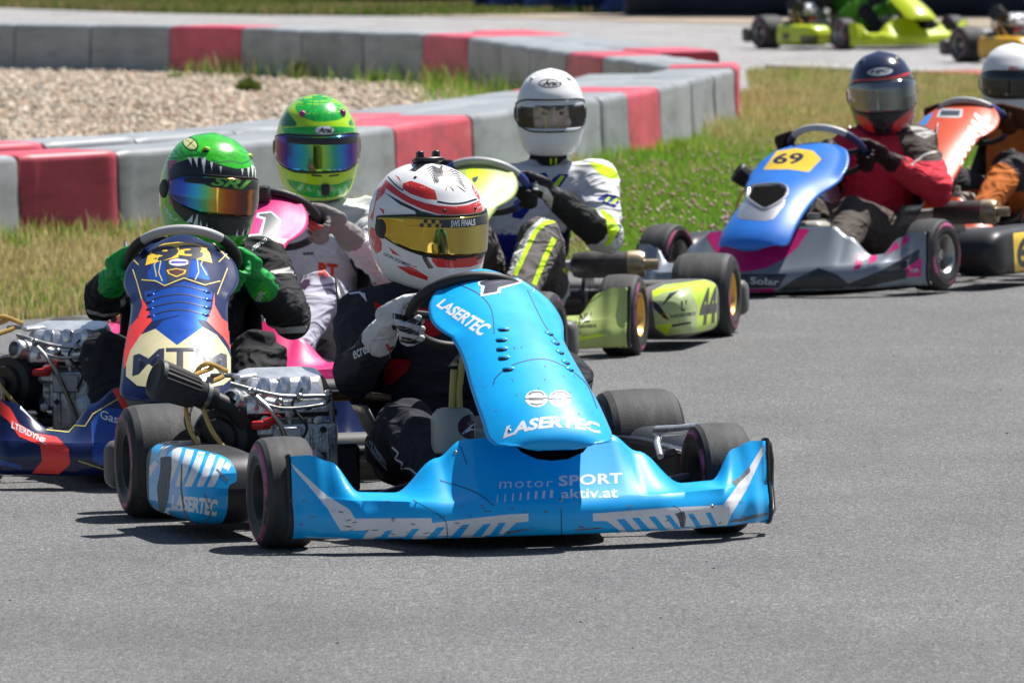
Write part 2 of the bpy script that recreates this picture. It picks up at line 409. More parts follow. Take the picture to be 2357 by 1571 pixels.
def asphalt_mat(name, lo, hi, fine=150):
    m, n, b = nodes(name); L = n.links.new; tc = add(n, 'ShaderNodeTexCoord')
    vo = add(n, 'ShaderNodeTexVoronoi', Scale=float(fine)); L(tc.outputs['Object'], vo.inputs['Vector'])
    bw = add(n, 'ShaderNodeRGBToBW'); L(vo.outputs['Color'], bw.inputs[0])
    nz = add(n, 'ShaderNodeTexNoise', Scale=1.1, Detail=8.0, Roughness=.62); L(tc.outputs['Object'], nz.inputs['Vector'])
    mp = add(n, 'ShaderNodeMapping'); mp.inputs['Scale'].default_value = (2.2, .5, 1); mp.inputs['Rotation'].default_value = (0, 0, .7); L(tc.outputs['Object'], mp.inputs[0])
    st = add(n, 'ShaderNodeTexNoise', Scale=1.0, Detail=5.0); L(mp.outputs[0], st.inputs['Vector'])
    stone = ramp(n, bw.outputs[0], [(.08, tuple(x*.4 for x in lo)), (.4, lo), (.75, hi), (.95, tuple(min(x*2.0, .6) for x in hi))])
    patch = ramp(n, nz.outputs[0], [(.3, (.84, .84, .85)), (.7, (1.09, 1.09, 1.09))]); pst = ramp(n, st.outputs[0], [(.35, (.90, .90, .90)), (.65, (1.05, 1.05, 1.05))])
    a = add(n, 'ShaderNodeMix'); a.data_type = 'RGBA'; a.blend_type = 'MULTIPLY'; a.inputs[0].default_value = 1; L(stone, a.inputs[6]); L(patch, a.inputs[7])
    c = add(n, 'ShaderNodeMix'); c.data_type = 'RGBA'; c.blend_type = 'MULTIPLY'; c.inputs[0].default_value = 1; L(a.outputs[2], c.inputs[6]); L(pst, c.inputs[7])
    L(c.outputs[2], b.inputs['Base Color']); b.inputs['Roughness'].default_value = .82
    bp = add(n, 'ShaderNodeBump', Strength=.75, Distance=.006); L(vo.outputs['Distance'], bp.inputs['Height']); bp.invert = True; L(bp.outputs[0], b.inputs['Normal'])
    return m
def ground_mat(name, stops, scale, detail=8.0, bump=.6, bs=40.0):
    m, n, b = nodes(name); L = n.links.new; tc = add(n, 'ShaderNodeTexCoord')
    nz = add(n, 'ShaderNodeTexNoise', Scale=scale, Detail=detail, Roughness=.7); L(tc.outputs['Object'], nz.inputs['Vector'])
    L(ramp(n, nz.outputs[0], stops), b.inputs['Base Color']); b.inputs['Roughness'].default_value = .9
    n2 = add(n, 'ShaderNodeTexNoise', Scale=bs, Detail=5.0); L(tc.outputs['Object'], n2.inputs['Vector'])
    bp = add(n, 'ShaderNodeBump', Strength=bump, Distance=.03); L(n2.outputs[0], bp.inputs['Height']); L(bp.outputs[0], b.inputs['Normal'])
    return m
def attr_mat(name, attr='Col', rough=.8, trans=0):
    m, n, b = nodes(name); a = add(n, 'ShaderNodeAttribute'); a.attribute_name = attr
    nz = add(n, 'ShaderNodeTexNoise', Scale=30.0); hs = add(n, 'ShaderNodeHueSaturation'); n.links.new(a.outputs['Color'], hs.inputs['Color'])
    mr = add(n, 'ShaderNodeMapRange'); n.links.new(nz.outputs[0], mr.inputs[0]); mr.inputs[3].default_value = .8; mr.inputs[4].default_value = 1.2; n.links.new(mr.outputs[0], hs.inputs['Value'])
    n.links.new(hs.outputs[0], b.inputs['Base Color']); b.inputs['Roughness'].default_value = rough
    if trans:
        t = add(n, 'ShaderNodeBsdfTranslucent'); n.links.new(hs.outputs[0], t.inputs[0]); mx = add(n, 'ShaderNodeMixShader'); mx.inputs[0].default_value = trans
        out = [x for x in n.nodes if x.type == 'OUTPUT_MATERIAL'][0]; n.links.new(b.outputs[0], mx.inputs[1]); n.links.new(t.outputs[0], mx.inputs[2]); n.links.new(mx.outputs[0], out.inputs[0])
    return m
# ---------------------------------------------------------------- the setting
def sheet(name, poly, z, m, kind='structure', div=None):
    bm = bmesh.new(); vs = [bm.verts.new((x, y, z)) for x, y in poly]; bm.faces.new(vs); bmesh.ops.triangulate(bm, faces=list(bm.faces))
    me = bpy.data.meshes.new(name); bm.to_mesh(me); bm.free()
    for p in me.polygons:
        if p.normal.z < 0: p.flip()
    me.materials.append(m); o = bpy.data.objects.new(name, me); col.objects.link(o); meta(o, kind=kind); RM[o.name] = I4.copy(); return o
M_asph = asphalt_mat('asphalt', (.122, .1215, .121), (.19, .188, .187), 185)
M_asph2 = asphalt_mat('worn_asphalt', (.27, .263, .258), (.36, .352, .345), 60)
M_soil = ground_mat('grassy_soil', [(.3, (.045, .05, .018)), (.5, (.12, .10, .045)), (.7, (.20, .165, .085))], 3.0)
M_grav = ground_mat('gravel_bed', [(.3, (.20, .165, .13)), (.5, (.36, .31, .25)), (.7, (.5, .45, .38))], 45.0)
M_dust = ground_mat('dusty_verge', [(.3, (.22, .17, .12)), (.7, (.42, .35, .28))], 4.0)
EDGE = [(-60, -14), (-12, 21.5), (-4, 27.6), (-1.8, 29.9), (.45, 33.2), (2.2, 37.2), (4.2, 43), (8, 56), (14, 75), (60, 80), (60, -60), (-60, -60)]
sheet('ground', [(-1500, -300), (1500, -300), (1500, 2500), (-1500, 2500)], 0, M_soil)
# near track; its outer edge follows the bend
sheet('track', EDGE, .004, M_asph)
# track passing behind the barriers, farther round the lap
FAR = [(-60, 110)]+[tuple(gnd(x, y)[:2]) for x, y in ((0, 20), (300, 31), (600, 37), (1100, 41), (1750, 58), (2357, 66))]+[(40, 68), (40, 60), (8, 56.6)]+[tuple(gnd(x, y)[:2]) for x, y in ((2357, 198), (2105, 184), (1830, 173), (1715, 166))]+[(1.6, 56), (-2.4, 66), (-5, 70), (-9, 78), (-60, 98)]
sheet('far_track', FAR, .006, M_asph2)
sheet('dusty_verge', [tuple(gnd(x, y, 0)[:2]) for x, y in ((1000, 30), (1450, 36), (1750, 39), (2357, 40), (2357, 68), (1750, 60), (1100, 43), (900, 40))], .012, M_dust)

# rows of barrier blocks -------------------------------------------------
M_bgrey = block_mat('grey_block_plastic', (.30, .32, .335), 0)
M_bred = block_mat('red_block_plastic', (.62, .08, .12), 0)
HB = .38
def block_mesh(length, red, seed):
    """rounded plastic block, seen along its length: sloped face, round top edges, moulded recess on the face"""
    random.seed(seed); mb = MB(); d = .21; prof = []
    for k in range(5):
        a = k/4*math.pi/2; prof.append((-d+.035-.035*math.cos(a), HB-.035+.035*math.sin(a)))
    for k in range(5):
        a = math.pi/2*(1-k/4); prof.append((d-.035+.035*math.cos(a), HB-.035+.035*math.sin(a)))
    prof = [(-d-.012, 0), (-d-.004, HB*.5)]+prof+[(d+.004, HB*.5), (d+.012, 0)]
    n = 14; rows = []
    for i in range(n+1):
        t = i/n; x = (t-.5)*length; e = min(t, 1-t)*length; pin = .012*(1-min(e/.04, 1))**2
        row = []
        for j, (y, z) in enumerate(prof):
            sh = 1-pin/d*1.2
            wob = .007*noise.noise(Vector((x*3+seed, z*6, y*4)))
            yy = y*sh+wob
            if .04 < e and j in (1,): yy += .018*min((e-.04)/.05, 1)      # recess in the face
            row.append((x, yy, z-pin*.6+(.006*noise.noise(Vector((x*2, seed, 3))) if z > .3 else 0)))
        rows.append(row)
    mb.grid(rows); m = len(prof); mb.f.append(tuple(range(m))); mb.m.append(0); mb.f.append(tuple(range(n*m, n*m+m))[::-1]); mb.m.append(0)
    return mkmesh('barrier_block', mb.v, mb.f, [M_bred if red else M_bgrey], None, 45)
ORD = ['first', 'second', 'third', 'fourth', 'fifth', 'sixth', 'seventh', 'eighth', 'ninth', 'tenth', 'eleventh', 'twelfth', 'thirteenth', 'fourteenth', 'fifteenth', 'sixteenth']
BLOCKS = []
def row(blocks, where, group, back=0, seed=0):
    cnt = {0: 0, 1: 0}
    for k, (x0, y0, x1, y1, red) in enumerate(blocks):
        a = gnd(x0, y0, HB); b = gnd(x1, y1, HB); dv = (b-a); dv.z = 0; L = dv.length; dv.normalize(); nrm = Vector((-dv.y, dv.x, 0))
        c = (a+b)/2+nrm*.21; c.z = 0
        ob = bpy.data.objects.new('barrier_block', block_mesh(L-.012, red, seed+k*7+3)); col.objects.link(ob)
        ob.matrix_world = frame(c, dv, nrm, Vector((0, 0, 1))); RM[ob.name] = ob.matrix_world.copy()
        nm = 'red' if red else 'grey'; i = cnt[red]; cnt[red] += 1
        meta(ob, f'{ORD[i]} {nm} barrier block from the left in the {where}', 'barrier', group)
        BLOCKS.append((a, b, nrm))
def edges(pts, items):
    """items: (x0, x1, red); y of the upper front edge is read off the polyline pts"""
    xs = [p[0] for p in pts]; ys = [p[1] for p in pts]; return [(a, interp(xs, ys, a), b, interp(xs, ys, b), r) for a, b, r in items]
NEAR = [(-200, 374), (0, 360), (48, 355), (274, 346), (552, 329), (829, 297), (918, 288), (1089, 263), (1187, 251), (1352, 227), (1447, 213), (1522, 199), (1593, 182), (1650, 167), (1697, 155)]
row(edges(NEAR, [(-180, 46, 0), (48, 274, 1), (277, 498, 0), (501, 708, 0), (711, 914, 0), (918, 1090, 1), (1094, 1240, 0), (1243, 1387, 0), (1391, 1448, 0), (1451, 1522, 1), (1525, 1595, 0), (1598, 1646, 0), (1649, 1694, 0)]), 'near row facing the track', 'front row of the near barrier', seed=1)
REAR = [(-200, 341), (0, 332), (106, 326), (318, 316), (552, 301), (830, 269), (942, 258), (1105, 239), (1187, 228), (1340, 207), (1390, 199), (1460, 184), (1520, 167), (1580, 152), (1640, 146)]
row(edges(REAR, [(-150, 106, 1), (110, 318, 0), (322, 552, 0), (556, 690, 0), (693, 818, 0), (822, 942, 1), (946, 1105, 0), (1109, 1225, 0), (1228, 1338, 0), (1341, 1389, 1), (1392, 1461, 0), (1464, 1518, 0)]), 'second line behind the near row', 'rear line of the near barrier', seed=50)
FARR = [(-200, 53), (0, 55), (388, 59), (548, 62), (689, 69), (832, 73), (967, 77), (1069, 84), (1145, 97), (1214, 106), (1300, 119), (1379, 129), (1460, 141), (1535, 152)]
row(edges(FARR, [(-190, 30, 0), (32, 203, 0), (206, 386, 0), (388, 548, 1), (550, 688, 0), (691, 831, 0), (833, 968, 0), (971, 1069, 1), (1072, 1144, 0), (1147, 1213, 0), (1216, 1298, 0), (1300, 1379, 1), (1382, 1459, 0), (1462, 1530, 0)]), 'far row across the gravel', 'inner row of the far barrier', seed=100)
FARB = [(1077, 70), (1192, 82), (1300, 97), (1420, 111), (1510, 119), (1575, 128), (1640, 138), (1690, 146)]
row(edges(FARB, [(1077, 1192, 1), (1195, 1258, 0), (1261, 1335, 0), (1338, 1418, 0), (1421, 1510, 1)]), 'outer line behind the far row', 'outer line of the far barrier', seed=150)
# red block that turns the corner at the tip
a = gnd(1697, 155, HB); ob = bpy.data.objects.new('barrier_block', block_mesh(.9, 1, 300)); col.objects.link(ob)
ob.matrix_world = frame((a.x-.175, a.y+.86, 0), Vector((.04, 1, 0)).normalized(), Vector((-1, .04, 0)).normalized(), Vector((0, 0, 1))); RM[ob.name] = ob.matrix_world.copy()
meta(ob, 'red plastic barrier block at the tip where the two barriers meet', 'barrier')

# gravel trap: bed and loose stones ---------------------------------------
def pip(P, x, y):
    r = np.zeros(len(x), bool); n = len(P)
    for i in range(n):
        x0, y0 = P[i]; x1, y1 = P[(i+1) % n]
        c = ((y0 > y) != (y1 > y)) & (x < (x1-x0)*(y-y0)/(y1-y0+1e-12)+x0); r ^= c
    return r
nearw = [gnd(x, y, HB) for x, y in NEAR]; farw = [gnd(x, y, HB) for x, y in FARR]
TRAP = [(p.x-.4, p.y+.25) for p in nearw[:-2]]+[(p.x, p.y+.15) for p in farw[::-1]]+[(-9, 66), (-6, 34)]
sheet('gravel_trap', TRAP, .008, M_grav)
def cloud(name, V, F, C, m, label=None, cat=None, kind='stuff'):
    me = bpy.data.meshes.new(name); nv = len(V); nf = len(F); k = F.shape[1]
    me.vertices.add(nv); me.vertices.foreach_set('co', V.astype(np.float32).ravel())
    me.loops.add(nf*k); me.loops.foreach_set('vertex_index', F.astype(np.int32).ravel())
    me.polygons.add(nf); me.polygons.foreach_set('loop_start', np.arange(0, nf*k, k, dtype=np.int32))
    me.update(calc_edges=True)
    a = me.attributes.new('Col', 'FLOAT_COLOR', 'POINT'); a.data.foreach_set('color', np.c_[C, np.ones(nv)].astype(np.float32).ravel())
    me.materials.append(m); o = bpy.data.objects.new(name, me); col.objects.link(o); meta(o, label, cat, kind=kind); RM[o.name] = I4.copy(); return o
def noise2(x, y, s, seed=0):
    return np.array([noise.noise(Vector((a*s+seed, b*s, seed*.7))) for a, b in zip(x, y)])
def inview(x, y, pad=.7): return np.abs(x) < .0605*y+pad
N = 150000; x = rng.uniform(-6.5, 3, N); y = rng.uniform(33, 68, N)
k = pip(TRAP, x, y) & inview(x, y); x, y = x[k], y[k]; N = len(x); print('stones', N)
s = rng.uniform(.008, .021, N)*rng.choice([1, 1, 1.35], N)
ax = np.stack([s*rng.uniform(.8, 1.3, N), s*rng.uniform(.8, 1.3, N), s*rng.uniform(.45, .8, N)], 1); th = rng.uniform(0, 6.28, N); c, sn = np.cos(th), np.sin(th)
O = np.array([(1, 0, 0), (.1, 1, 0), (-1, .1, 0), (0, -1, .1), (.15, 0, 1), (0, .1, -1)])
V = O[None]*ax[:, None]; V = np.stack([V[..., 0]*c[:, None]-V[..., 1]*sn[:, None], V[..., 0]*sn[:, None]+V[..., 1]*c[:, None], V[..., 2]], 2)
V += np.stack([x, y, .012+s*.3+rng.uniform(0, .02, N)], 1)[:, None]
F = np.array([(0, 1, 4), (1, 2, 4), (2, 3, 4), (3, 0, 4), (1, 0, 5), (2, 1, 5), (3, 2, 5), (0, 3, 5)]); FF = (F[None]+(np.arange(N)*6)[:, None, None]).reshape(-1, 3)
base = np.array((1.08, 1.02, .93))*np.array([(.52, .45, .37), (.62, .56, .48), (.38, .32, .26), (.52, .38, .29), (.26, .245, .22), (.66, .61, .54)])[rng.integers(0, 6, N)]*rng.uniform(.8, 1.15, (N, 1))
cloud('gravel', V.reshape(-1, 3), FF, np.repeat(base, 6, 0), attr_mat('gravel_stone', rough=.85), 'pale loose gravel filling the trap between the two barriers', 'gravel')

# grass --------------------------------------------------------------------
M_blade = attr_mat('grass_blade', rough=.6, trans=.35)
def blades(name, x, y, h, colr, wd=.0065, lean=.45, label=None):
    N = len(x); th = rng.uniform(0, 6.28, N); w2 = wd*rng.uniform(.6, 1.3, N)*.5
    dx, dy = np.cos(th)*w2, np.sin(th)*w2; la = rng.uniform(0, 6.28, N); lm = h*lean*rng.uniform(.1, 1, N); ex, ey = np.cos(la)*lm, np.sin(la)*lm
    z0 = np.full(N, .002)
    V = np.stack([np.stack([x-dx, y-dy, z0], 1), np.stack([x+dx, y+dy, z0], 1), np.stack([x+ex*.35+dx*.8, y+ey*.35+dy*.8, h*.6], 1), np.stack([x+ex*.35-dx*.8, y+ey*.35-dy*.8, h*.6], 1), np.stack([x+ex, y+ey, h], 1)], 1)
    F3 = np.array([(0, 1, 2), (0, 2, 3), (3, 2, 4)]); FF = (F3[None]+(np.arange(N)*5)[:, None, None]).reshape(-1, 3)
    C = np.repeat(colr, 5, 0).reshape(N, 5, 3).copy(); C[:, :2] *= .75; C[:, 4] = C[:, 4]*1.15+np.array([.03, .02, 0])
    return cloud(name, V.reshape(-1, 3), FF, C.reshape(-1, 3), M_blade, label, 'grass')
def near_barrier(x, y):
    d = np.full(len(x), 9.)
    for p, q, n in BLOCKS[:13]:
        vx, vy = q.x-p.x, q.y-p.y; l2 = vx*vx+vy*vy; t = np.clip(((x-p.x)*vx+(y-p.y)*vy)/l2, 0, 1); d = np.minimum(d, np.hypot(x-p.x-t*vx, y-p.y-t*vy))
    return d
GREEN = np.array([(.21, .43, .03), (.29, .51, .05), (.16, .34, .03), (.34, .52, .08)]); DRY = np.array([(.66, .52, .24), (.75, .61, .33), (.53, .42, .18), (.46, .40, .14)])
def cover(N, xr, yr, seed, hm, dryf, label, name, dens=None):
    x = rng.uniform(*xr, N); y = rng.uniform(*yr, N)
    k = inview(x, y) & ~pip(EDGE, x, y) & ~pip(FAR, x, y) & ~pip(TRAP, x, y); x, y = x[k], y[k]
    for p, q, n in BLOCKS:
        c = (p+q)/2+n*.21; dv = (q-p); L = dv.length/2; dv = dv/dv.length
        if not L: continue
        u = (x-c.x)*dv.x+(y-c.y)*dv.y; v = (x-c.x)*n.x+(y-c.y)*n.y; kk = ~((np.abs(u) < L) & (np.abs(v) < .24)); x, y = x[kk], y[kk]
    f = dryf(x, y)+.55*noise2(x, y, .9, seed)+.35*noise2(x, y, 3.1, seed+5); dry = rng.uniform(0, 1, len(x)) < f
    h = hm*rng.uniform(.45, 1.25, len(x))*(1+.5*noise2(x, y, 1.7, seed+9)); h = np.where(dry, h*1.25, h)
    db = near_barrier(x, y); h = h*(1+1.1*np.exp(-(db/.22)**2))
    c = np.where(dry[:, None], DRY[rng.integers(0, 4, len(x))], GREEN[rng.integers(0, 4, len(x))])*rng.uniform(.7, 1.2, (len(x), 1))
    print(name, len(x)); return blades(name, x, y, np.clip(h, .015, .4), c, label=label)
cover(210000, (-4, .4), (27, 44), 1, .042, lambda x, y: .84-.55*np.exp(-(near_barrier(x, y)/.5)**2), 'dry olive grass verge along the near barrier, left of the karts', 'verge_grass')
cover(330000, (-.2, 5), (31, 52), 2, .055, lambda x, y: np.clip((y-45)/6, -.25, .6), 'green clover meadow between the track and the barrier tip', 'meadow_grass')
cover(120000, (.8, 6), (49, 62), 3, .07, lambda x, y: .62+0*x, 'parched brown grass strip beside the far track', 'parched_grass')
# far bank of grass behind the far track
N = 90000; x = rng.uniform(-9, 1.6, N); y = rng.uniform(87, 104, N); k = ~pip(FAR, x, y) & inview(x, y, 1.5); x, y = x[k], y[k]
dry = rng.uniform(0, 1, len(x)) < .55+.6*noise2(x, y, .5, 4); c = np.where(dry[:, None], DRY[rng.integers(0, 4, len(x))]*.55, GREEN[rng.integers(0, 4, len(x))]*.42)
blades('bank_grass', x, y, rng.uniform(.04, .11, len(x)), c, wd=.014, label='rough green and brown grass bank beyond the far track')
# weeds that came up through the gravel
N = 60000; x = rng.uniform(-5, 1.4, N); y = rng.uniform(38, 64, N); k = pip(TRAP, x, y) & inview(x, y); x, y = x[k], y[k]
df = np.full(len(x), 9.)
for p, q, n in BLOCKS[25:39]:
    vx, vy = q.x-p.x, q.y-p.y; t = np.clip(((x-p.x)*vx+(y-p.y)*vy)/(vx*vx+vy*vy), 0, 1); df = np.minimum(df, np.hypot(x-p.x-t*vx, y-p.y-t*vy))
pr = np.clip((x+1.0)/1.4, 0, 1)*1.1*np.clip((y-42)/4, 0, 1)+np.where(x > -2.9, .85, .12)*np.exp(-(df/.5)**2)+.5*noise2(x, y, 1.1, 3)-.28
k = rng.uniform(0, 1, len(x)) < pr; x, y, df = x[k], y[k], df[k]; c = GREEN[rng.integers(0, 4, len(x))]*rng.uniform(.7, 1.15, (len(x), 1)); d2 = rng.uniform(0, 1, len(x)) < .22; c[d2] = DRY[rng.integers(0, 4, d2.sum())]
print('weeds', len(x)); blades('gravel_weeds', x, y, rng.uniform(.05, .16, len(x))*(1+.5*np.exp(-(df/.3)**2)), c, wd=.009, label='green weeds growing through the gravel by the far barrier')
# a single dark bush on the gravel and a few tall weeds: each its own plant
def plant(name, p, h, r, n, cols, label, cat, group=None, wd=.012):
    x = np.clip(rng.normal(0, r, n), -1.25*r, 1.25*r); y = np.clip(rng.normal(0, r, n), -1.25*r, 1.25*r); hh = h*rng.uniform(.4, 1.05, n)*np.exp(-(x*x+y*y)/(4*r*r))
    c = np.array(cols)[rng.integers(0, len(cols), n)]; o = blades(name, x, y, np.clip(hh, .02, 1), c, wd=wd, lean=.6); o.location = p; del o['kind']; meta(o, label, cat, group); RM[o.name] = T(*p); return o
p = gnd(572, 221); plant('bush', p, .16, .055, 900, [(.05, .09, .012), (.09, .14, .02), (.14, .2, .04)], 'small dark green bush standing alone on the gravel', 'bush', wd=.011)
for xx, yy, hh, lab in ((690, 190, .20, 'tall green weed before the grey far blocks, right of the lone bush'), (405, 190, .09, 'small weed at the foot of the red far block'), (865, 200, .13, 'low weed clump on the gravel above the green helmet')):
    p = gnd(xx, yy); plant('weed', p, hh, .05, 420, [(.13, .22, .03), (.2, .3, .06)], lab, 'weed', 'weeds on the gravel', wd=.010)
for xx, yy, hh, lab in ((115, 522, .20, 'leafy weed clump at the foot of the near red block'), (170, 520, .15, 'smaller leafy weed beside the clump at the near red block'), (915, 440, .22, 'weed in front of the near red block, behind the red and white helmet')):
    p = gnd(xx, yy); plant('weed', p, hh, .055, 380, [(.09, .16, .02), (.16, .25, .05)], lab, 'weed', 'weeds along the near barrier', wd=.010)
# clover heads
N = 1500; x = rng.uniform(.1, 3, N); y = rng.uniform(33, 45, N); k = inview(x, y) & ~pip(EDGE, x, y) & (near_barrier(x, y) > .3) & (rng.uniform(0, 1, N) < np.clip((46-y)/7, 0, 1)); x, y = x[k], y[k]; N = len(x)
s = rng.uniform(.006, .011, N); V = O[None]*s[:, None, None]+np.stack([x, y, rng.uniform(.05, .11, N)], 1)[:, None]; FF = (F[None]+(np.arange(N)*6)[:, None, None]).reshape(-1, 3)
c = np.array([(.48, .26, .27), (.5, .36, .32), (.5, .44, .3), (.42, .22, .24)])[rng.integers(0, 4, N)]
cloud('clover_flowers', V.reshape(-1, 3), FF, np.repeat(c, 6, 0), attr_mat('clover_petal'), 'pinkish clover heads dotted over the green meadow', 'flowers')
for i, (xx, yy) in enumerate(((346, 500), (356, 520), (371, 497), (1895, 318))):
    p = gnd(xx, yy+14); mb = MB(); mb.tube([(0, 0, 0), (.01, 0, .07)], .0015, 5); mb.ell((.01, 0, .078), (.013, .013, .009), 8, 5, mi=1)
    o = build(mb, 'yellow_flower', [mat('stem', (.1, .2, .03)), mat('yellow_petal', (.75, .45, .02))], base=T(*p), M=T(*p)); meta(o, ['yellow flower left of the reptile helmet, leftmost', 'yellow flower left of the reptile helmet, lowest', 'yellow flower touching the reptile helmet', 'yellow flower in the parched grass by the far kerb'][i], 'flower', 'yellow flowers')

# kerb beside the far track, dark mesh fence, blue tarpaulin ------------------
kp = [gnd(x, y) for x, y in ((1760, 171), (1870, 177), (1985, 182), (2105, 187), (2180, 190), (2262, 194), (2357, 199))]
ke = empty('kerb', T(*kp[0])); meta(ke, kind='structure')
for i in range(len(kp)-1):
    a, b = kp[i], kp[i+1]; d = (b-a).normalized(); n = Vector((-d.y, d.x, 0)); L = (b-a).length
    mb = MB(); mb.prism([(0, 0), (L-.01, 0), (L-.01, .45), (0, .45)], frame(a, d, n, Vector((0, 0, 1))), .0, .07); build(mb, 'kerb_stone', [mat('kerb_white', (.42, .41, .40), scuff=.5), mat('kerb_red', (.5, .1, .08), scuff=.5)][i >= 3], ke)
def wavy(name, x0, y0, x1, y1, h, m, label, cat, amp, sc_, z0=0, base=None):
    a, b = gnd(x0, y0), gnd(x1, y1); n = 90; d = (b-a)/n; nr = Vector((-d.y, d.x, 0)).normalized(); rows = []
    for j in range(13):
        z = z0+h*j/12; rows.append([a+d*i+nr*(amp*noise.noise(Vector((i*sc_, z*1.6, 5)))-.25*amp*j/12)+Vector((0, 0, z+.1*amp*noise.noise(Vector((i*.11, j*.3, 2))))) for i in range(n+1)])
    mb = MB(); mb.grid(rows); o = build(mb, name, m, base=T(*a), solid=.02); return meta(o, label, cat)
M_fence = mat('dark_fence_fabric', (.013, .017, .032), rough=.8, var=.3, scale=2)
M_tarp = mat('blue_tarpaulin', (.018, .055, .19), rough=.4, var=.35, scale=2.0, coat=.1)
wavy('fence', 1440, 37, 2600, 40, 1.6, M_fence, 'dark navy fabric fence behind the far track', 'fence', .10, .15)
wavy('fence', -300, -16, 1110, 16, 1.6, M_fence, 'dark fence behind the grass bank, upper left', 'fence', .15, .2)
o = wavy('tarpaulin', 1090, 27, 1455, 33, .5, M_tarp, 'blue tarpaulin heaped at the foot of the dark fence', 'tarpaulin', .5, .13)

# rubber crumbs thrown off the racing line
N = 110; x = rng.uniform(-3, 3, N); y = rng.uniform(17, 33, N); k = pip(EDGE, x, y) & inview(x, y, .2); x, y = x[k], y[k]; N = len(x)
s = rng.uniform(.0012, .0032, N); V = O[None]*s[:, None, None]*np.array([1.6, 1, .8])+np.stack([x, y, .004+s*.5], 1)[:, None]; FF = (F[None]+(np.arange(N)*6)[:, None, None]).reshape(-1, 3)
cloud('rubber_crumbs', V.reshape(-1, 3), FF, np.repeat(np.array([(.02, .02, .02), (.05, .048, .045), (.3, .28, .25)])[rng.integers(0, 3, N)], 6, 0), attr_mat('rubber_crumb'), 'dark rubber crumbs and grit scattered over the asphalt', 'debris')
# ---------------------------------------------------------------- kart parts (kart frame: x to the driver's left, -y forward, z up, origin on the ground between the front wheels)
WB, FT, RTK = 1.05, .526, .60
FRr, FRw, RRr, RRw = .130, .128, .139, .200
_shared = {}
def tyre_mesh(r, w):
    k = ('t', r)
    if k not in _shared:
        h = w/2; p = [(-.60*h, .066), (-.86*h, .072), (-.99*h, .088), (-1.0*h, .5*(r+.085)), (-.97*h, r-.020), (-.88*h, r-.008), (-.72*h, r-.002), (-.4*h, r), (0, r+.001)]
        p = p+[(-a, q) for a, q in p[::-1][1:]]
        mi = [1 if min(p[i][1], p[i+1][1]) >= r-.0081 else 0 for i in range(len(p)-1)]
        mb = MB(); mb.lathe(p, RY(math.pi/2), 48, mi); _shared[k] = mkmesh('tyre', mb.v, mb.f, [M_side, M_tread], mb.m, 50)
    return _shared[k]
def rim_mesh(r, w):
    k = ('r', r)
    if k not in _shared:
        h = w/2; mb = MB()
        for sg in (-1, 1):
            mb.lathe([(sg*.62*h, .066), (sg*.84*h, .0735), (sg*.90*h, .072), (sg*.88*h, .067), (sg*.70*h, .060), (sg*.22*h, .054), (sg*.18*h, .035), (sg*.36*h, .032), (sg*.34*h, .022), (sg*.62*h, .018), (sg*.64*h, .002)], RY(math.pi/2), 36)
            for j in range(3):
                a = j*2.094+.4; mb.capsule((sg*.08*h, .044*math.cos(a), .044*math.sin(a)), .005, (sg*.2*h, .044*math.cos(a), .044*math.sin(a)), .005, 8)
        _shared[k] = mkmesh('rim', mb.v, mb.f, [M_dark], None, 40)
    return _shared[k]
def wheel(parent, x, y, r, w, steer, rimmat, spin=0):
    e = empty('wheel', T(x, y, r-.002)@RZ(steer), parent)
    for nm, me in (('tyre', tyre_mesh(r, w)), ('rim', rim_mesh(r, w))):
        o = bpy.data.objects.new(nm, me); col.objects.link(o); o.parent = e; o.rotation_euler = (spin, 0, 0)
        if nm == 'rim': o.material_slots[0].link = 'OBJECT'; o.material_slots[0].material = rimmat
    return e

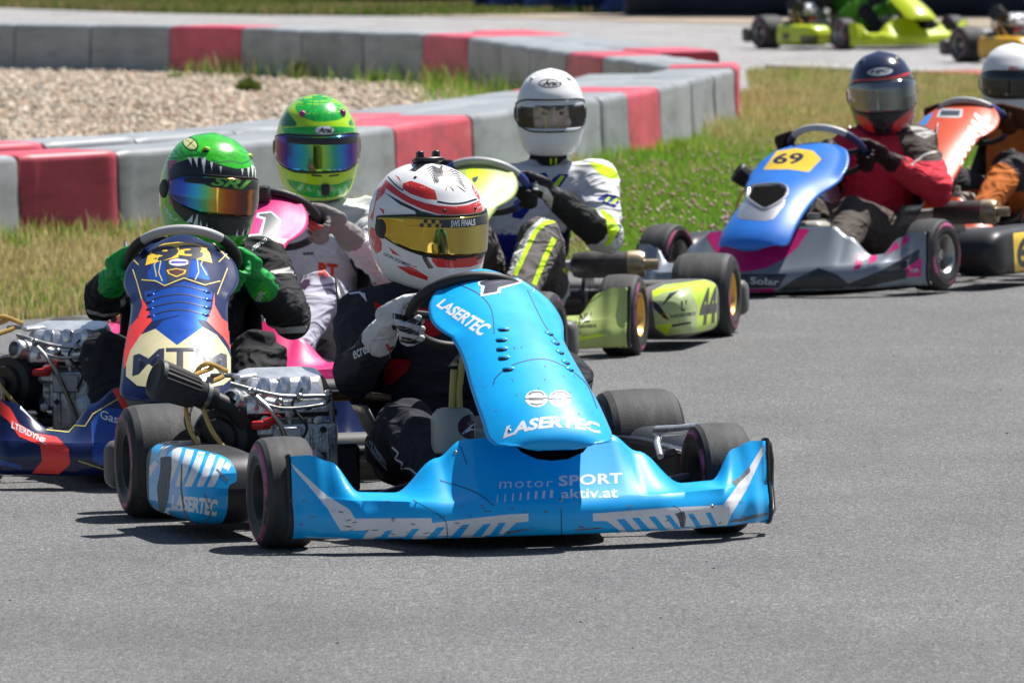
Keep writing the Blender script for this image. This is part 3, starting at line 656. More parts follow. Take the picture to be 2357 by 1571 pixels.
def nose(parent, M, m, W=.57, hump=.258, waist=.136, fender=.224, hw=.31, yc=-.36, name='nose_fairing', waist_u=.60, loop=0, fk=(.74, .85, .93)):
    US = [0, hw, hw+.11, waist_u, fk[0], fk[1], fk[2], 1.0]; ZT = [hump, hump-.004, hump-.045, waist, waist+.002, fender-.015, fender, fender-.002]
    rows = []; n = 120
    for i in range(n+1):
        u = -1+2*i/n; a = abs(u)
        yf = smoothi([0, .45, .75, .9, 1], [yc, yc+.012, yc+.07, yc+.14, yc+.20], a)
        zt = smoothi(US, ZT, a); yt = smoothi([0, .34, .6, .75, .88, 1], [yc+.135, yc+.14, yc+.135, yc+.155, yc+.19, yc+.217], a)
        zl = .112+.015*a; bk = smoothi([0, .8, 1], [.05, .05, .01], a)
        pts = [(yf+bk, .036), (yf+.02, .034), (yf+.008, .035), (yf, .040), (yf-.004, .05), (yf-.0075, .065), (yf-.008, .08), (yf-.005, .095), (yf+.001, .105), (yf+.008, zl)]
        k1 = (yf+.30*(yt-yf), zl+.10*(zt-zl)) if a > hw+.08 else (yf+.4*(yt-yf), zl+.28*(zt-zl))
        for t in np.linspace(.08, 1, 13):
            y_ = (1-t)**2*(yf+.008)+2*t*(1-t)*k1[0]+t*t*yt; z_ = (1-t)**2*zl+2*t*(1-t)*k1[1]+t*t*zt
            pts.append((y_, z_))
        pts += [(yt+.012, zt-.002), (yt+.018, zt-.014), (yt+.018, zt-.03)]
        rows.append([(W*u, y, z) for y, z in pts])
    mb = MB(); mb.grid(rows); o = build(mb, name, m, parent, M, smooth=60, solid=.005, soff=1)
    for sg in (-1, 1):      # black plastic end frames behind the fender tips
        r = rows[0] if sg < 0 else rows[-1]
        mb = MB(); P = [Vector(p)+Vector((sg*.004, .010, 0)) for p in r[1:-2]]; top = P[-1]; bot = P[0]
        back = [top+Vector((sg*.022, .05, -.01)), top+Vector((sg*.038, .09, -.05)), (top+bot)/2+Vector((sg*.038, .10, -.02)), bot+Vector((sg*.03, .06, .02))]
        if loop != sg: back = [top+Vector((-sg*.012, .012, -.02)), (top+bot)/2+Vector((-sg*.012, .02, 0)), bot+Vector((-sg*.012, .012, .02))]
        mb.tube(P+back, .009 if loop == sg else .006, 8, closed=True)
        build(mb, 'fender_frame', M_black, o, M)
    return o
PANEL = [(-.374, .2335, .028, .0), (-.386, .2335, .058, .002), (-.395, .238, .088, .008), (-.399, .250, .115, .022), (-.390, .272, .137, .042), (-.36, .303, .149, .055), (-.31, .340, .148, .058), (-.24, .378, .146, .056), (-.155, .42, .141, .055), (-.06, .466, .133, .05), (.03, .506, .133, .05), (.10, .535, .150, .06), (.16, .56, .158, .064), (.22, .585, .148, .055), (.27, .604, .118, .04), (.305, .617, .078, .025), (.32, .621, .045, .015)]
def panel(parent, M, m, rows=PANEL, name='front_panel', sx=1, skew=0, lift=0, dy=0):
    C = catmull([(0, y, z) for y, z, h, c in rows], 4); Hh = catmull([(h, c, 0) for y, z, h, c in rows], 4); out = []
    for i, c in enumerate(C):
        t = C[min(i+1, len(C)-1)]-C[max(i-1, 0)]; t = t/np.linalg.norm(t); nrm = np.array([0, -t[2], t[1]])
        if nrm[2] < 0 and nrm[1] > 0: nrm = -nrm
        r = []
        for j in range(37):
            u = -1+2*j/36; q = abs(u)**2.3
            flare = .010*max(0, abs(u)-.8)/.2*(1 if .03 < c[1] < .3 else 0)
            p = np.array([u*Hh[i][0]*sx, c[1], c[2]])-nrm*(Hh[i][1]*q-flare); r.append((p[0]+skew*max(0, .3-c[1]), p[1]+dy, p[2]+lift*max(0, .3-c[1])))
        out.append(r)
    mb = MB(); mb.grid(out); return build(mb, name, m, parent, M, smooth=60, solid=.004, soff=-1)
def pod(parent, M, sg, m, x0=.50, x1=.70, y0=.20, y1=.78, z0=.03, z1=.205, name='side_pod'):
    rows = []; n = 44; cx = (x0+x1)/2; cz = (z0+z1)/2
    for i in range(n+1):
        t = i/n; y = y0+(y1-y0)*t; rr = .09
        f = math.sqrt(max(1-((rr-(y-y0))/rr)**2, 0)) if y-y0 < rr else 1
        g = math.sqrt(max(1-((.03-(y1-y))/.03)**2, 0)) if y1-y < .03 else 1
        hz = (z1-z0)/2*max(f, .06)*(.55+.45*g)*(.93+.07*min(t*2, 1)); hx_ = (x1-x0)/2*(.55+.45*f)*(.6+.4*g); sec = []
        for k in range(64):
            a = 2*math.pi*k/64; c, s = math.cos(a), math.sin(a); e = 2/4.2
            sec.append((sg*(cx+hx_*math.copysign(abs(c)**e, c)-.015*(1-f)), y, cz+hz*math.copysign(abs(s)**e, s)))
        rows.append(sec)
    mb = MB(); mb.grid(rows, cv=True); m0 = 64; mb.f.append(tuple(range(m0))); mb.m.append(0); mb.f.append(tuple(range(n*m0, n*m0+m0))[::-1]); mb.m.append(0)
    return build(mb, name, m, parent, M, smooth=50)
SWC = Vector((0, .36, .528)); SWR = .142; SWT = RAD(42)
def sw_frame(rot=0):
    u = Vector((0, -math.cos(SWT), math.sin(SWT))); x = Vector((1, 0, 0)); n = x.cross(u)     # n: towards the sky / column axis
    return frame(SWC, x*math.cos(rot)+u*math.sin(rot), u*math.cos(rot)-x*math.sin(rot), n)
def sw_pt(a, rot=0, r=SWR): return sw_frame(rot)@Vector((r*math.sin(a), r*.93*math.cos(a), 0))
def steering(parent, M, rot=0, top=None, grip=None, hub=None):
    """rim of the wheel with a coloured upper arc, two grips, spokes and a hub"""
    Sf = sw_frame(rot); e = None; P = lambda a0, a1, n: [Sf@Vector((SWR*math.sin(a), SWR*.93*math.cos(a), .012*math.cos(2*a)*0)) for a in np.linspace(a0, a1, n)]
    mb = MB(); mb.tube(P(RAD(128), RAD(232), 16), .0115, 12); e = build(mb, 'steering_wheel', M_rubber, parent, M)
    mb = MB(); mb.tube(P(RAD(-46), RAD(46), 22), .0130, 12); build(mb, 'rim_top', top or M_rubber, e, M)
    for sg in (-1, 1):
        mb = MB(); mb.tube(P(RAD(46*sg), RAD(128*sg), 18), .0138, 12); build(mb, 'grip', grip or M_rubber, e, M)
    mb = MB()
    for a in (90, -90, 180):
        q = Sf@Vector((SWR*math.sin(RAD(a)), SWR*.93*math.cos(RAD(a)), 0)); mb.tube([SWC, SWC.lerp(q, .5)+Vector((0, .0, -.012)), q], [.016, .011, .009], 8)
    mb.lathe([(-.03, .03), (.012, .034), (.016, .026), (.016, .001)], Sf, 20); build(mb, 'spokes', hub or M_dark, e, M)
    mb = MB(); mb.tube([SWC-Sf.col[2].xyz*.01, (0, .02, .13)], .0105, 10); build(mb, 'steering_column', M_dark, e, M)
    return e
def engine(parent, M, ox=-.37, oy=.74):
    """four-stroke side engine: finned block, bright rocker cover, black clutch drum, carburettor and hoses"""
    Q = M@T(ox, oy, 0); mb = MB()
    mb.box((0, 0, .20), (.17, .17, .12), bev=.012); mb.box((.03, .02, .14), (.13, .15, .06), bev=.01)
    for k in range(7): mb.box((.005, -.086, .155+k*.017), (.15, .02, .006), bev=.002)
    for x in (-.05, 0, .05): mb.box((x, -.096, .205), (.012, .02, .11), bev=.003)
    mb.box((.075, -.09, .20), (.04, .05, .09), bev=.012); mb.box((-.06, -.10, .235), (.05, .04, .045), bev=.01)
    for x, z in ((-.07, .15), (.06, .15), (-.06, .255), (.07, .25), (0, .27)): mb.lathe([(0, .012), (.016, .012), (.018, .008), (.018, .001)], aim((x, -.095, z), (0, -1, 0)), 10)
    for k in range(5): mb.box((.088, -.02, .165+k*.022), (.016, .13, .007), bev=.002)
    e = build(mb, 'engine', M_alu, parent, Q, smooth=30)
    for x, z in ((-.075, .17), (.078, .168), (-.02, .285), (.045, .285), (.08, .23), (-.035, .165)): mb = MB(); mb.lathe([(0, .008), (.012, .008), (.012, .001)], aim((x, -.114, z), (0, -1, 0)), 6); build(mb, 'bolt', M_dark, e, Q, smooth=20)
    mb = MB(); mb.box((.035, -.088, .165), (.17, .055, .165), bev=.014, seg=2)
    for x in (-.03, .01, .05, .09): mb.box((x, -.118, .17), (.009, .014, .13), bev=.003)
    mb.lathe([(0, .045), (.012, .043), (.018, .03), (.022, .012), (.022, .001)], aim((.045, -.114, .14), (0, -1, 0)), 24); build(mb, 'crankcase', M_alu, e, Q, smooth=35)
    mb = MB(); mb.box((-.01, -.126, .215), (.07, .012, .05), bev=.004); build(mb, 'heat_sticker', mat('foil_label', (.5, .52, .54), rough=.35, metal=.3), e, Q)
    mb = MB(); mb.box((.06, -.11, .135), (.03, .02, .03), bev=.004); build(mb, 'green_tag', mat('green_label', (.05, .22, .06)), e, Q)
    t = RAD(8); Cv = T(.0, -.02, .315)@RX(t); mb = MB()
    o0 = [(-.105, -.085), (.09, -.088), (.118, -.05), (.12, .06), (.085, .085), (-.09, .085), (-.118, .05), (-.125, -.05)]
    rows = [[Cv@Vector((x*k, (y-.01)*k+dy, z)) for x, y in o0] for k, dy, z in ((1, 0, -.03), (1, 0, -.008), (.97, .002, 0), (.86, .016, .036), (.80, .02, .046), (.74, .022, .048))]
    mb.grid(rows, cv=True); mb.f.append(tuple(range(40, 48))); mb.m.append(0)
    for x in (-.055, -.005, .045): mb.box((x, -.066, .008), (.028, .036, .042), Cv@RX(-.35), bev=.009, seg=2)
    mb.box((-.10, .02, .05), (.06, .03, .012), Cv@RZ(.5), bev=.004)
    for x, y in ((-.1, -.06), (.095, -.06), (-.09, .06), (.09, .06)): mb.lathe([(0, .009), (.012, .009), (.013, .001)], Cv@T(x, y, .0), 8)
    build(mb, 'rocker_cover', M_chrome, e, Q, smooth=35)
    mb = MB(); mb.prism([(-.125, -.09), (.12, -.09), (.12, .09), (-.125, .09)], T(0, -.01, .285)@RX(t), -.012, .004); build(mb, 'cover_gasket', M_dark, e, Q)
    mb = MB(); A = aim((-.14, -.045, .215), (-.55, -.83, 0)); mb.lathe([(-.09, .078), (.035, .078), (.05, .07), (.055, .05), (.07, .045), (.072, .02), (.085, .018), (.086, .001)], A, 32); build(mb, 'clutch_drum', M_black, e, Q)
    mb = MB(); mb.box((-.075, -.125, .245), (.05, .025, .022), RZ(0), bev=.008, seg=2); mb.capsule((-.06, -.13, .25), .012, (-.035, -.135, .262), .008, 8); build(mb, 'choke_lever', M_redplastic, e, Q)
    mb = MB(); mb.box((-.095, -.05, .30), (.06, .07, .06), RZ(.3), bev=.012); mb.lathe([(0, .026), (.05, .026), (.055, .02)], aim((-.11, -.08, .30), (-.6, -.6, .15)), 16); build(mb, 'carburettor', M_alu, e, Q)
    mb = MB()
    for pts, r in (([(-.14, -.09, .345), (-.03, -.13, .315), (.09, -.12, .31)], .005), ([(-.10, -.11, .33), (-.04, -.15, .26), (.02, -.13, .12)], .006), ([(.10, -.10, .31), (.11, -.10, .24)], .007), ([(-.17, .0, .36), (-.11, -.04, .36), (.0, -.09, .345)], .006), ([(-.08, -.13, .30), (-.02, -.15, .285), (.07, -.14, .29), (.10, -.11, .30)], .004)): mb = MB(); mb.tube(catmull(pts, 5), r, 7); build(mb, 'linkage_rod', M_steel, e, Q)
    for p in ((-.09, -.12, .325), (.095, -.115, .315), (-.03, -.135, .30), (.02, -.13, .31), (-.13, -.08, .335)): mb = MB(); mb.ell(p, .011, 8, 6); build(mb, 'linkage_joint', M_steel, e, Q)
    mb = MB()
    for pts in ([(-.15, -.05, .36), (-.21, -.09, .33), (-.20, -.14, .24), (-.14, -.16, .16), (-.09, -.14, .12)], [(-.17, -.02, .38), (-.24, -.07, .35), (-.25, -.12, .25), (-.2, -.14, .15)], [(-.13, 0, .37), (-.19, -.03, .39), (-.23, -.02, .34)]): mb = MB(); mb.tube(catmull(pts, 6), .0062, 8); build(mb, 'fuel_hose', M_hose, e, Q)
    mb = MB(); mb.tube(catmull([(.03, -.12, .33), (.0, -.14, .29), (.035, -.14, .24), (.02, -.13, .2)], 5), .0035, 6); build(mb, 'cable', M_rubber, e, Q); mb = MB(); mb.tube(catmull([(-.2, .02, .33), (-.24, -.05, .26), (-.22, -.1, .2), (-.16, -.1, .12)], 5), .009, 8); build(mb, 'cable', M_rubber, e, Q)
    mb = MB(); mb.tube([(.10, .0, .30), (.18, .02, .30), (.30, .05, .285)], .013, 12); build(mb, 'exhaust_stub', mat('rusty_pipe', (.25, .15, .09), rough=.5, metal=.7, var=.3, scale=30), e, Q)
    mb = MB(); mb.box((.13, -.02, .13), (.10, .12, .12), bev=.01); mb.box((-.02, .05, .11), (.3, .2, .03), bev=.006); mb.lathe([(0, .075), (.02, .075), (.02, .001)], aim((-.19, .06, .16), (-.3, -.9, 0)), 28); build(mb, 'engine_mount', M_dark, e, Q)
    return e
def air_filter(parent, M, base, axis, L=.15, r0=.045, r1=.06):
    A = aim(base, axis); mb = MB(); rows = []; n = 48
    for t, s in ((0, .8), (.02, 1), (.1, 1), (.9, 1), (.97, 1), (1, .93)):
        rows.append([A@Vector(((r0+(r1-r0)*t)*s*(1+(.075 if k % 2 and .05 < t < .95 else 0))*math.cos(2*math.pi*k/n), (r0+(r1-r0)*t)*s*(1+(.075 if k % 2 and .05 < t < .95 else 0))*math.sin(2*math.pi*k/n), L*t)) for k in range(n)])
    mb.grid(rows, cv=True); mb.f.append(tuple(range(5*n, 6*n))); mb.m.append(0); o = build(mb, 'air_filter', mat('filter_cotton', (.022, .020, .019), rough=.7, scuff=.2), parent, M, smooth=20)
    mb = MB(); mb.lathe([(-.05, .028), (.0, .034), (.012, .040)], A, 20); mb.lathe([(L-.006, r1+.003), (L+.004, r1+.001), (L+.008, r1-.01), (L+.004, r1-.02), (L+.003, .001)], A, 32); build(mb, 'filter_collar', M_rubber, o, M)
    mb = MB(); mb.lathe([(-.03, .0335), (-.018, .0345)], A, 20); mb.box((0, .04, -.024), (.012, .014, .014), A); build(mb, 'hose_clamp', M_steel, o, M)
    e = A@Vector((0, 0, -.05)); mb = MB(); mb.tube(catmull([e, e-A.col[2].xyz*.05+Vector((.0, -.01, -.01)), e-A.col[2].xyz*.06+Vector((.03, .0, -.06)), e-A.col[2].xyz*.07+Vector((.07, .02, -.09))], 5), .021, 12); build(mb, 'intake_elbow', M_rubber, o, M)
    return o
def exhaust(parent, M, c=(.30, .91, .245), d=(1, .1, 0)):
    A = aim(Vector(c)-Vector(d).normalized()*.13, d); mb = MB(); mb.lathe([(0, .012), (.012, .038), (.03, .044), (.19, .044), (.2, .046)], A, 24); o = build(mb, 'exhaust', mat('sooty_steel', (.13, .125, .12), rough=.45, metal=.8, var=.3, scale=25), parent, M)
    mb = MB(); mb.lathe([(.195, .047), (.235, .047), (.25, .04), (.25, .018), (.295, .018), (.295, .012), (.25, .011)], A, 24); build(mb, 'exhaust_tip', mat('heated_steel', (.36, .29, .19), rough=.4, metal=.9, var=.35, scale=20), o, M)
    mb = MB(); mb.tube(catmull([A@Vector((0, 0, .01)), A@Vector((-.02, 0, -.08)), (-.05, .8, .27), (-.2, .76, .29)], 6), .018, 12); build(mb, 'exhaust_pipe', M_steel, o, M)
    return o
def chassis(parent, M):
    mb = MB()
    for sg in (-1, 1):
        mb.tube(catmull([(sg*.10, -.24, .06), (sg*.2, -.18, .06), (sg*.25, -.02, .06), (sg*.30, .3, .055), (sg*.34, .75, .055), (sg*.33, 1.05, .09), (sg*.30, 1.2, .09)], 5), .015, 10)
        mb.tube([(sg*.25, 0, .065), (sg*.40, 0, .12), (sg*(FT-.07), 0, .13)], .014, 10)
        mb.tube(catmull([(sg*.30, .22, .06), (sg*.45, .22, .09), (sg*.53, .3, .10), (sg*.53, .7, .10), (sg*.45, .78, .09), (sg*.33, .78, .06)], 5), .010, 8)
        mb.tube(catmull([(sg*.30, .26, .06), (sg*.44, .24, .16), (sg*.50, .3, .175), (sg*.50, .7, .175), (sg*.44, .76, .16), (sg*.33, .74, .06)], 5), .010, 8)
        mb.tube([(sg*.08, .1, .16), (sg*.36, -.01, .10)], .007, 8)
        mb.tube([(sg*.13, -.22, .06), (sg*.13, -.27, .12), (sg*.2, -.2, .2)], .009, 8)
    mb.tube([(-RTK+.05, WB, .139), (RTK-.05, WB, .139)], .02, 16)
    mb.tube([(-.22, 0.02, .06), (.22, .02, .06)], .014, 10); mb.tube([(-.33, .78, .055), (.33, .78, .055)], .014, 10)
    mb.lathe([(-.005, .095), (.005, .095), (.005, .03)], aim((-.22, WB, .139), (1, 0, 0)), 40); mb.lathe([(-.006, .09), (.006, .09), (.006, .03)], aim((.20, WB, .139), (1, 0, 0)), 40)
    o = build(mb, 'chassis_frame', mat('dark_chassis_tube', (.06, .06, .065), rough=.35, metal=.6), parent, M)
    mb = MB(); mb.prism([(-.15, -.24), (.15, -.24), (.25, -.05), (.31, .55), (-.31, .55), (-.25, -.05)], T(0, 0, 0), .030, .036); build(mb, 'floor_tray', M_grey_pl, o, M)
    mb = MB(); mb.box((0, 1.27, .115), (1.405, .09, .12), bev=.03, seg=3); mb.box((0, 1.22, .12), (.7, .08, .05), bev=.01); build(mb, 'rear_bumper', M_grey_pl, parent, M)
    # seat shell
    rows = []
    for i in range(13):
        t = i/12; y = .52+.42*t+.03*math.sin(t*3); zc = .05+.02*(1-t)+(.34*max(0, t-.45)**1.3/.55**1.3 if t > .45 else 0); yb = y+.10*max(0, t-.5)
        rows.append([(u*.205*(1-.12*t), yb-.07*u*u*(t > .5)*(t-.4), zc+.05+.17*abs(u)**2.6*(1-.45*max(0, t-.6))) for u in np.linspace(-1, 1, 15)])
    mb = MB(); mb.grid(rows); build(mb, 'seat', M_seat, parent, M, solid=.006, smooth=60)
    # pedals and tank
    for sg in (-1, 1): mb = MB(); mb.tube([(sg*.17, -.1, .05), (sg*.17, -.14, .17)], .008, 8); mb.box((sg*.17, -.145, .18), (.07, .012, .03), bev=.004); build(mb, 'pedal', M_steel, parent, M)
    mb = MB(); mb.box((0, .17, .16), (.13, .20, .19), bev=.035, seg=3); mb.lathe([(0, .025), (.025, .025), (.025, .001)], T(0, .16, .255), 16); return build(mb, 'fuel_tank', mat('tank_plastic', (.42, .40, .34), rough=.4), parent, M)
def kart(label, ox, oy, yaw, steer=0, rim=None, group='racing karts on the track', roll=0):
    M = T(ox, oy, .005)@RZ(RAD(yaw))@RY(RAD(roll)); r = empty('racing_kart', M); meta(r, label, 'kart', group)
    k = dict(root=r, M=M); k['tank'] = chassis(r, M)
    for sg in (-1, 1):
        wheel(r, sg*FT, 0, FRr, FRw, RAD(steer), rim or M_dark, random.random()*6); wheel(r, sg*RTK, WB, RRr, RRw, 0, rim or M_dark, random.random()*6)
    return k
# ---------------------------------------------------------------- drivers
def loc(K, x, y, ly):                   # kart coordinates of a photo pixel at a given distance along the kart
    M = K.get('B', K['M']); q = Vector((0, ly, 0)); iv = M.inverted()
    for _ in range(4): w_ = M@Vector((q.x, ly, q.z)); q = iv@at(x, y, w_.y)
    return tuple(q)
def segd(P, a, b):
    a = np.array(a); b = np.array(b); d = b-a; t = np.clip(((P-a)@d)/(d@d), 0, 1); return np.linalg.norm(P-a-t[:, None]*d, axis=1)
def hand(side, M, person_obj, mats, rot=0, ang=90, elbow=None, colr=None):
    """glove closed round the rim: palm outside, four fingers wrapping over the front, thumb along the rim"""
    sgn = 1 if side == 'l' else -1
    a = RAD(ang)*sgn; c = sw_pt(a, rot); t = (sw_pt(a-.05*sgn, rot)-sw_pt(a+.05*sgn, rot)).normalized()   # t: up along the rim
    o = (c-SWC).normalized(); n = o.cross(t).normalized()
    dr = Vector((0, .75, .66))
    if n.dot(dr) < 0: n = -n                                         # n: towards the driver
    mb = MB(); R0 = .027
    for k in range(4):
        L = [1.0, 1.1, 1.03, .88][k]; q = c+t*(.034-.0238*k); P = []
        for j, g in enumerate(np.linspace(75, -150*L+5, 9)):
            g = RAD(g); rr = R0+.003*math.cos(j*1.4); P.append(q+(o*math.cos(g)+n*math.sin(g))*rr+t*(.003*math.sin(j)))
        rad = [.0112, .0112, .0116, .0102, .0110, .0098, .0105, .0096, .0088]
        for j in range(8): mb.capsule(P[j], rad[j], P[j+1], rad[j+1], 8)
    pc = c+o*.040+n*.030
    mb.ell((0, 0, 0), (.021, .044, .047), 14, 10, frame(pc-t*.002, (n*.75-o*.35).normalized(), t.cross((n*.75-o*.35).normalized()).normalized(), t))
    mb.capsule(pc+t*.03+n*.005, .017, c+n*.032+t*.055-o*.002, .0135, 10); mb.capsule(c+n*.032+t*.055-o*.002, .0135, c+n*.026+t*.062-o*.03, .011, 10)   # thumb
    el = Vector(elbow); wr = pc+(el-pc).normalized()*.075
    mb.capsule(pc, .030, wr, .032, 12); mb.capsule(wr, .038, wr+(el-wr).normalized()*.035, .043, 12)
    V, N_, F = remesh(mb, .0035, 1, 'glove'); m2 = MB(); m2.add(V, F)
    g = build(m2, 'glove', mats, person_obj, M, smooth=180)
    return g, wr
def driver(label, K, mat_body, colf, glove_mat, off=(0, 0, 0), head=(0, .84, .725), rot=0, hands=(90, 90), elb=None, kne=None, sh=None, wr=.0085, group='kart drivers in helmets and racing suits', bulk=.98, seed=0):
    M = K.get('B', K['M']); base = M@T(0, .78, .05); J = {}
    hx_, hy, hz = head; lean = hx_*.6
    J['pel'] = (0, .80, .19); J['bel'] = (lean*.3, .82, .30); J['che'] = (lean*.7, .855, .43); J['nek'] = (hx_*.85, hy+.02, hz-.19); J['hd'] = (hx_, hy, hz-.09)
    sh = sh or {}; elb = elb or {}; kne = kne or {}
    for s, g in (('l', 1), ('r', -1)):
        J['sh'+s] = sh.get(s, (lean+g*.165, .855, .515)); J['el'+s] = elb.get(s, (g*.34, .66, .37))
        J['hp'+s] = (g*.09, .76, .17); J['kn'+s] = kne.get(s, (g*.19, .28, .355)); J['an'+s] = (g*.165, -.02, .135); J['to'+s] = (g*.165, -.155, .19)
    root = empty('person', base); meta(root, label, 'person', group)
    gl = {}
    for s, a in zip('rl', hands): gl[s] = hand(s, M, root, glove_mat, rot, a, J['el'+s])
    B = []                                                            # bones: name, a, ra, b, rb
    b = bulk
    B += [('torso', J['pel'], .125*b, J['bel'], .125*b), ('torso', J['bel'], .125*b, J['che'], .13*b), ('chest', J['che'], .125*b, (J['che'][0], J['che'][1], J['che'][2]+.05), .105*b), ('neck', (J['nek'][0], J['nek'][1], J['nek'][2]-.03), .075, J['nek'], .062), ('neck', J['nek'], .06, J['hd'], .058)]
    for s in 'lr':
        c2 = Vector(J['che'])+Vector((0, 0, .06)); w_ = gl[s][1]; e_ = Vector(J['el'+s]); f_ = w_+(e_-w_).normalized()*.03
        B += [('shoulder'+s, c2.lerp(Vector(J['sh'+s]), .35), .085*b, J['sh'+s], .072*b), ('uarm'+s, J['sh'+s], .070*b, J['el'+s], .054*b), ('farm'+s, J['el'+s], .054*b, f_, .040*b),
              ('hip'+s, J['pel'], .11*b, J['hp'+s], .098*b), ('thigh'+s, J['hp'+s], .095*b, J['kn'+s], .070*b), ('calf'+s, J['kn'+s], .068*b, J['an'+s], .05*b), ('foot'+s, J['an'+s], .042, J['to'+s], .038)]
    mb = MB()
    for n, p, r0, q, r1 in B: mb.capsule(p, r0, q, r1, 14)
    V, N_, F = remesh(mb, .0070, 9)
    D = np.stack([segd(V, p, q)/((r0+r1)/2) for n, p, r0, q, r1 in B], 1); ib = D.argmin(1)
    names = [x[0] for x in B]
    jn = [np.array(J[k]) for k in ('ell', 'elr', 'knl', 'knr', 'shl', 'shr', 'bel', 'hpl', 'hpr')]
    dj = np.min(np.stack([np.linalg.norm(V-j, axis=1) for j in jn], 1), 1); amp = wr*(.55+1.3*np.exp(-(dj/.11)**2))
    disp = np.empty(len(V))
    for i, p in enumerate(V):
        v = Vector(p)*8.5+Vector((seed, 0, 0)); wv = noise.noise_vector(v*.5); q = Vector((v.x, v.y, v.z*1.7))+wv*1.5
        a_ = noise.noise(q); disp[i] = (1-abs(a_)*3.0)*.8+.12*noise.noise(q*2.3)-.3
    V = V+N_*(disp*amp)[:, None]
    m2 = MB(); m2.add(V, F); body = build(m2, 'body', mat_body, root, M, smooth=180)
    C = np.array([colf(names[i], p) for i, p in zip(ib, V)]); at_ = body.data.attributes.new('Col', 'FLOAT_COLOR', 'POINT'); at_.data.foreach_set('color', np.c_[C, np.ones(len(C))].astype(np.float32).ravel())
    return dict(root=root, body=body, gl=gl, J=J, M=M, head=head)
# helmet: horizontal slices (z, half width, reach to the front, reach to the back)
HS = [(.138, .004, .004, .004), (.134, .034, .036, .04), (.122, .064, .072, .078), (.10, .093, .106, .112), (.06, .117, .137, .143), (.02, .127, .149, .155), (-.02, .129, .153, .156), (-.06, .125, .157, .149), (-.10, .115, .160, .134), (-.125, .105, .153, .118), (-.142, .094, .137, .105), (-.148, .080, .115, .09)]
HZ = [h[0] for h in HS][::-1]
def hs(z, az):
    """point of the shell at height z and azimuth az (0 = front, positive to the wearer's left)"""
    a, f, b = (float(np.interp(z, HZ, [h[i] for h in HS][::-1])) for i in (1, 2, 3))
    c, s = math.cos(az), math.sin(az); L = f if c > 0 else b; e = 2/2.15
    return Vector((a*math.copysign(abs(s)**e, s), -L*math.copysign(abs(c)**e, c), z))
def helmet(D, m, yaw, pitch=0, roll=0, size=1.0, visor=None, open_=False, at_px=None, vtop=.028, vbot=-.056, vaz=98, trim=None, zs=1.0):
    Hc = D['M']@Vector(D['head'])
    if at_px: Hc = at(at_px[0], at_px[1], Hc.y)
    Hm = Matrix.Translation(Hc)@RZ(RAD(yaw))@RY(RAD(roll))@RX(RAD(pitch))@Matrix.Diagonal((size, size, size*zs, 1)); D['Hm'] = Hm
    za = np.concatenate([np.linspace(.138, .1, 8), np.linspace(.094, -.13, 36), np.linspace(-.134, -.148, 4)])
    P = np.array([[list(hs(z, 2*math.pi*k/80)) for k in range(80)] for z in za])
    for _ in range(2):
        P[1:-1] = .25*P[:-2]+.5*P[1:-1]+.25*P[2:]
    mb = MB(); n = len(za); F = []
    def inport(z, k):
        az = (2*math.pi*k/80+math.pi) % (2*math.pi)-math.pi; return open_ and vbot+.004 < z < vtop-.004-.018*(abs(az)/1.7)**2 and abs(az) < RAD(vaz-18)
    V = [tuple(p) for r in P for p in r]
    for i in range(n-1):
        for k in range(80):
            if inport(za[i], k) and inport(za[i+1], k+1): continue
            F.append(((i+1)*80+k, (i+1)*80+(k+1) % 80, i*80+(k+1) % 80, i*80+k))
    F.append(tuple(range(80))[::-1])
    mb.add(V, F); mb.lathe([(-.146, .088), (-.13, .075), (-.11, .07)], I4, 32, mi=1); h = build(mb, 'helmet', [m, M_black], D['root'], Hm, smooth=60, solid=.004 if open_ else 0, soff=-1, smat=1); D['helmet'] = h
    def patch(z0, z1, a0, a1, off, nz=14, na=60, zf=None):
        rows = []
        for i in range(nz+1):
            r = []
            for k in range(na+1):
                az = RAD(a0+(a1-a0)*k/na); z = z0+(z1-z0)*i/nz
                if zf: z = zf(z, az, i/nz)
                p = hs(z, az); e = .004; nn = (hs(z, az+e)-hs(z, az-e)).cross(hs(z+e, az)-hs(z-e, az)); nn.normalize()
                if nn.dot(Vector((p.x, p.y, 0))) < 0: nn = -nn
                r.append(p+nn*off)
            rows.append(r)
        return rows
    D['patch'] = patch
    va = RAD(vaz)
    def zf(z, az, t):
        g = max(0, (abs(az)-.35*va)/(.65*va)); k = 1-.62*g**1.7; c = (vtop+vbot)*.5*(1-g)+g*(-.004)
        return c+(z-(vtop+vbot)*.5)*k+.008*t*(1-(az/va)**2)
    mb = MB(); mb.grid(patch(vbot, vtop, -vaz, vaz, .0045, zf=zf))
    if visor:
        v = build(mb, 'visor', visor, h, Hm, smooth=180, solid=.0025, soff=-1); na = 61; nz = 15
        u = np.array([[k/60, i/14, 0] for i in range(nz) for k in range(na)]); a = v.data.attributes.new('VUV', 'FLOAT_VECTOR', 'POINT'); a.data.foreach_set('vector', u.astype(np.float32).ravel()); D['visor'] = v
    # rubber edge round the eye port and the pivots
    mb = MB(); ring = patch(vbot-.004, vtop+.004, -vaz-2, vaz+2, .002, zf=zf); loop = ring[0]+[r[-1] for r in ring[1:-1]]+ring[-1][::-1]+[r[0] for r in ring[1:-1]][::-1]
    mb.tube(loop, .0028, 6, closed=True); build(mb, 'port_seal', M_rubber, h, Hm)
    for sg in (-1, 1):
        p = hs(-.012, RAD(sg*92)); q = p+Vector((sg*.006, 0, 0)); mb = MB(); mb.lathe([(0, .024), (.006, .023), (.009, .018), (.009, .001)], aim(p-Vector((sg*.002, 0, 0)), (sg, -.05, 0)), 24); build(mb, 'visor_pivot', trim or M_black, h, Hm)
    return h
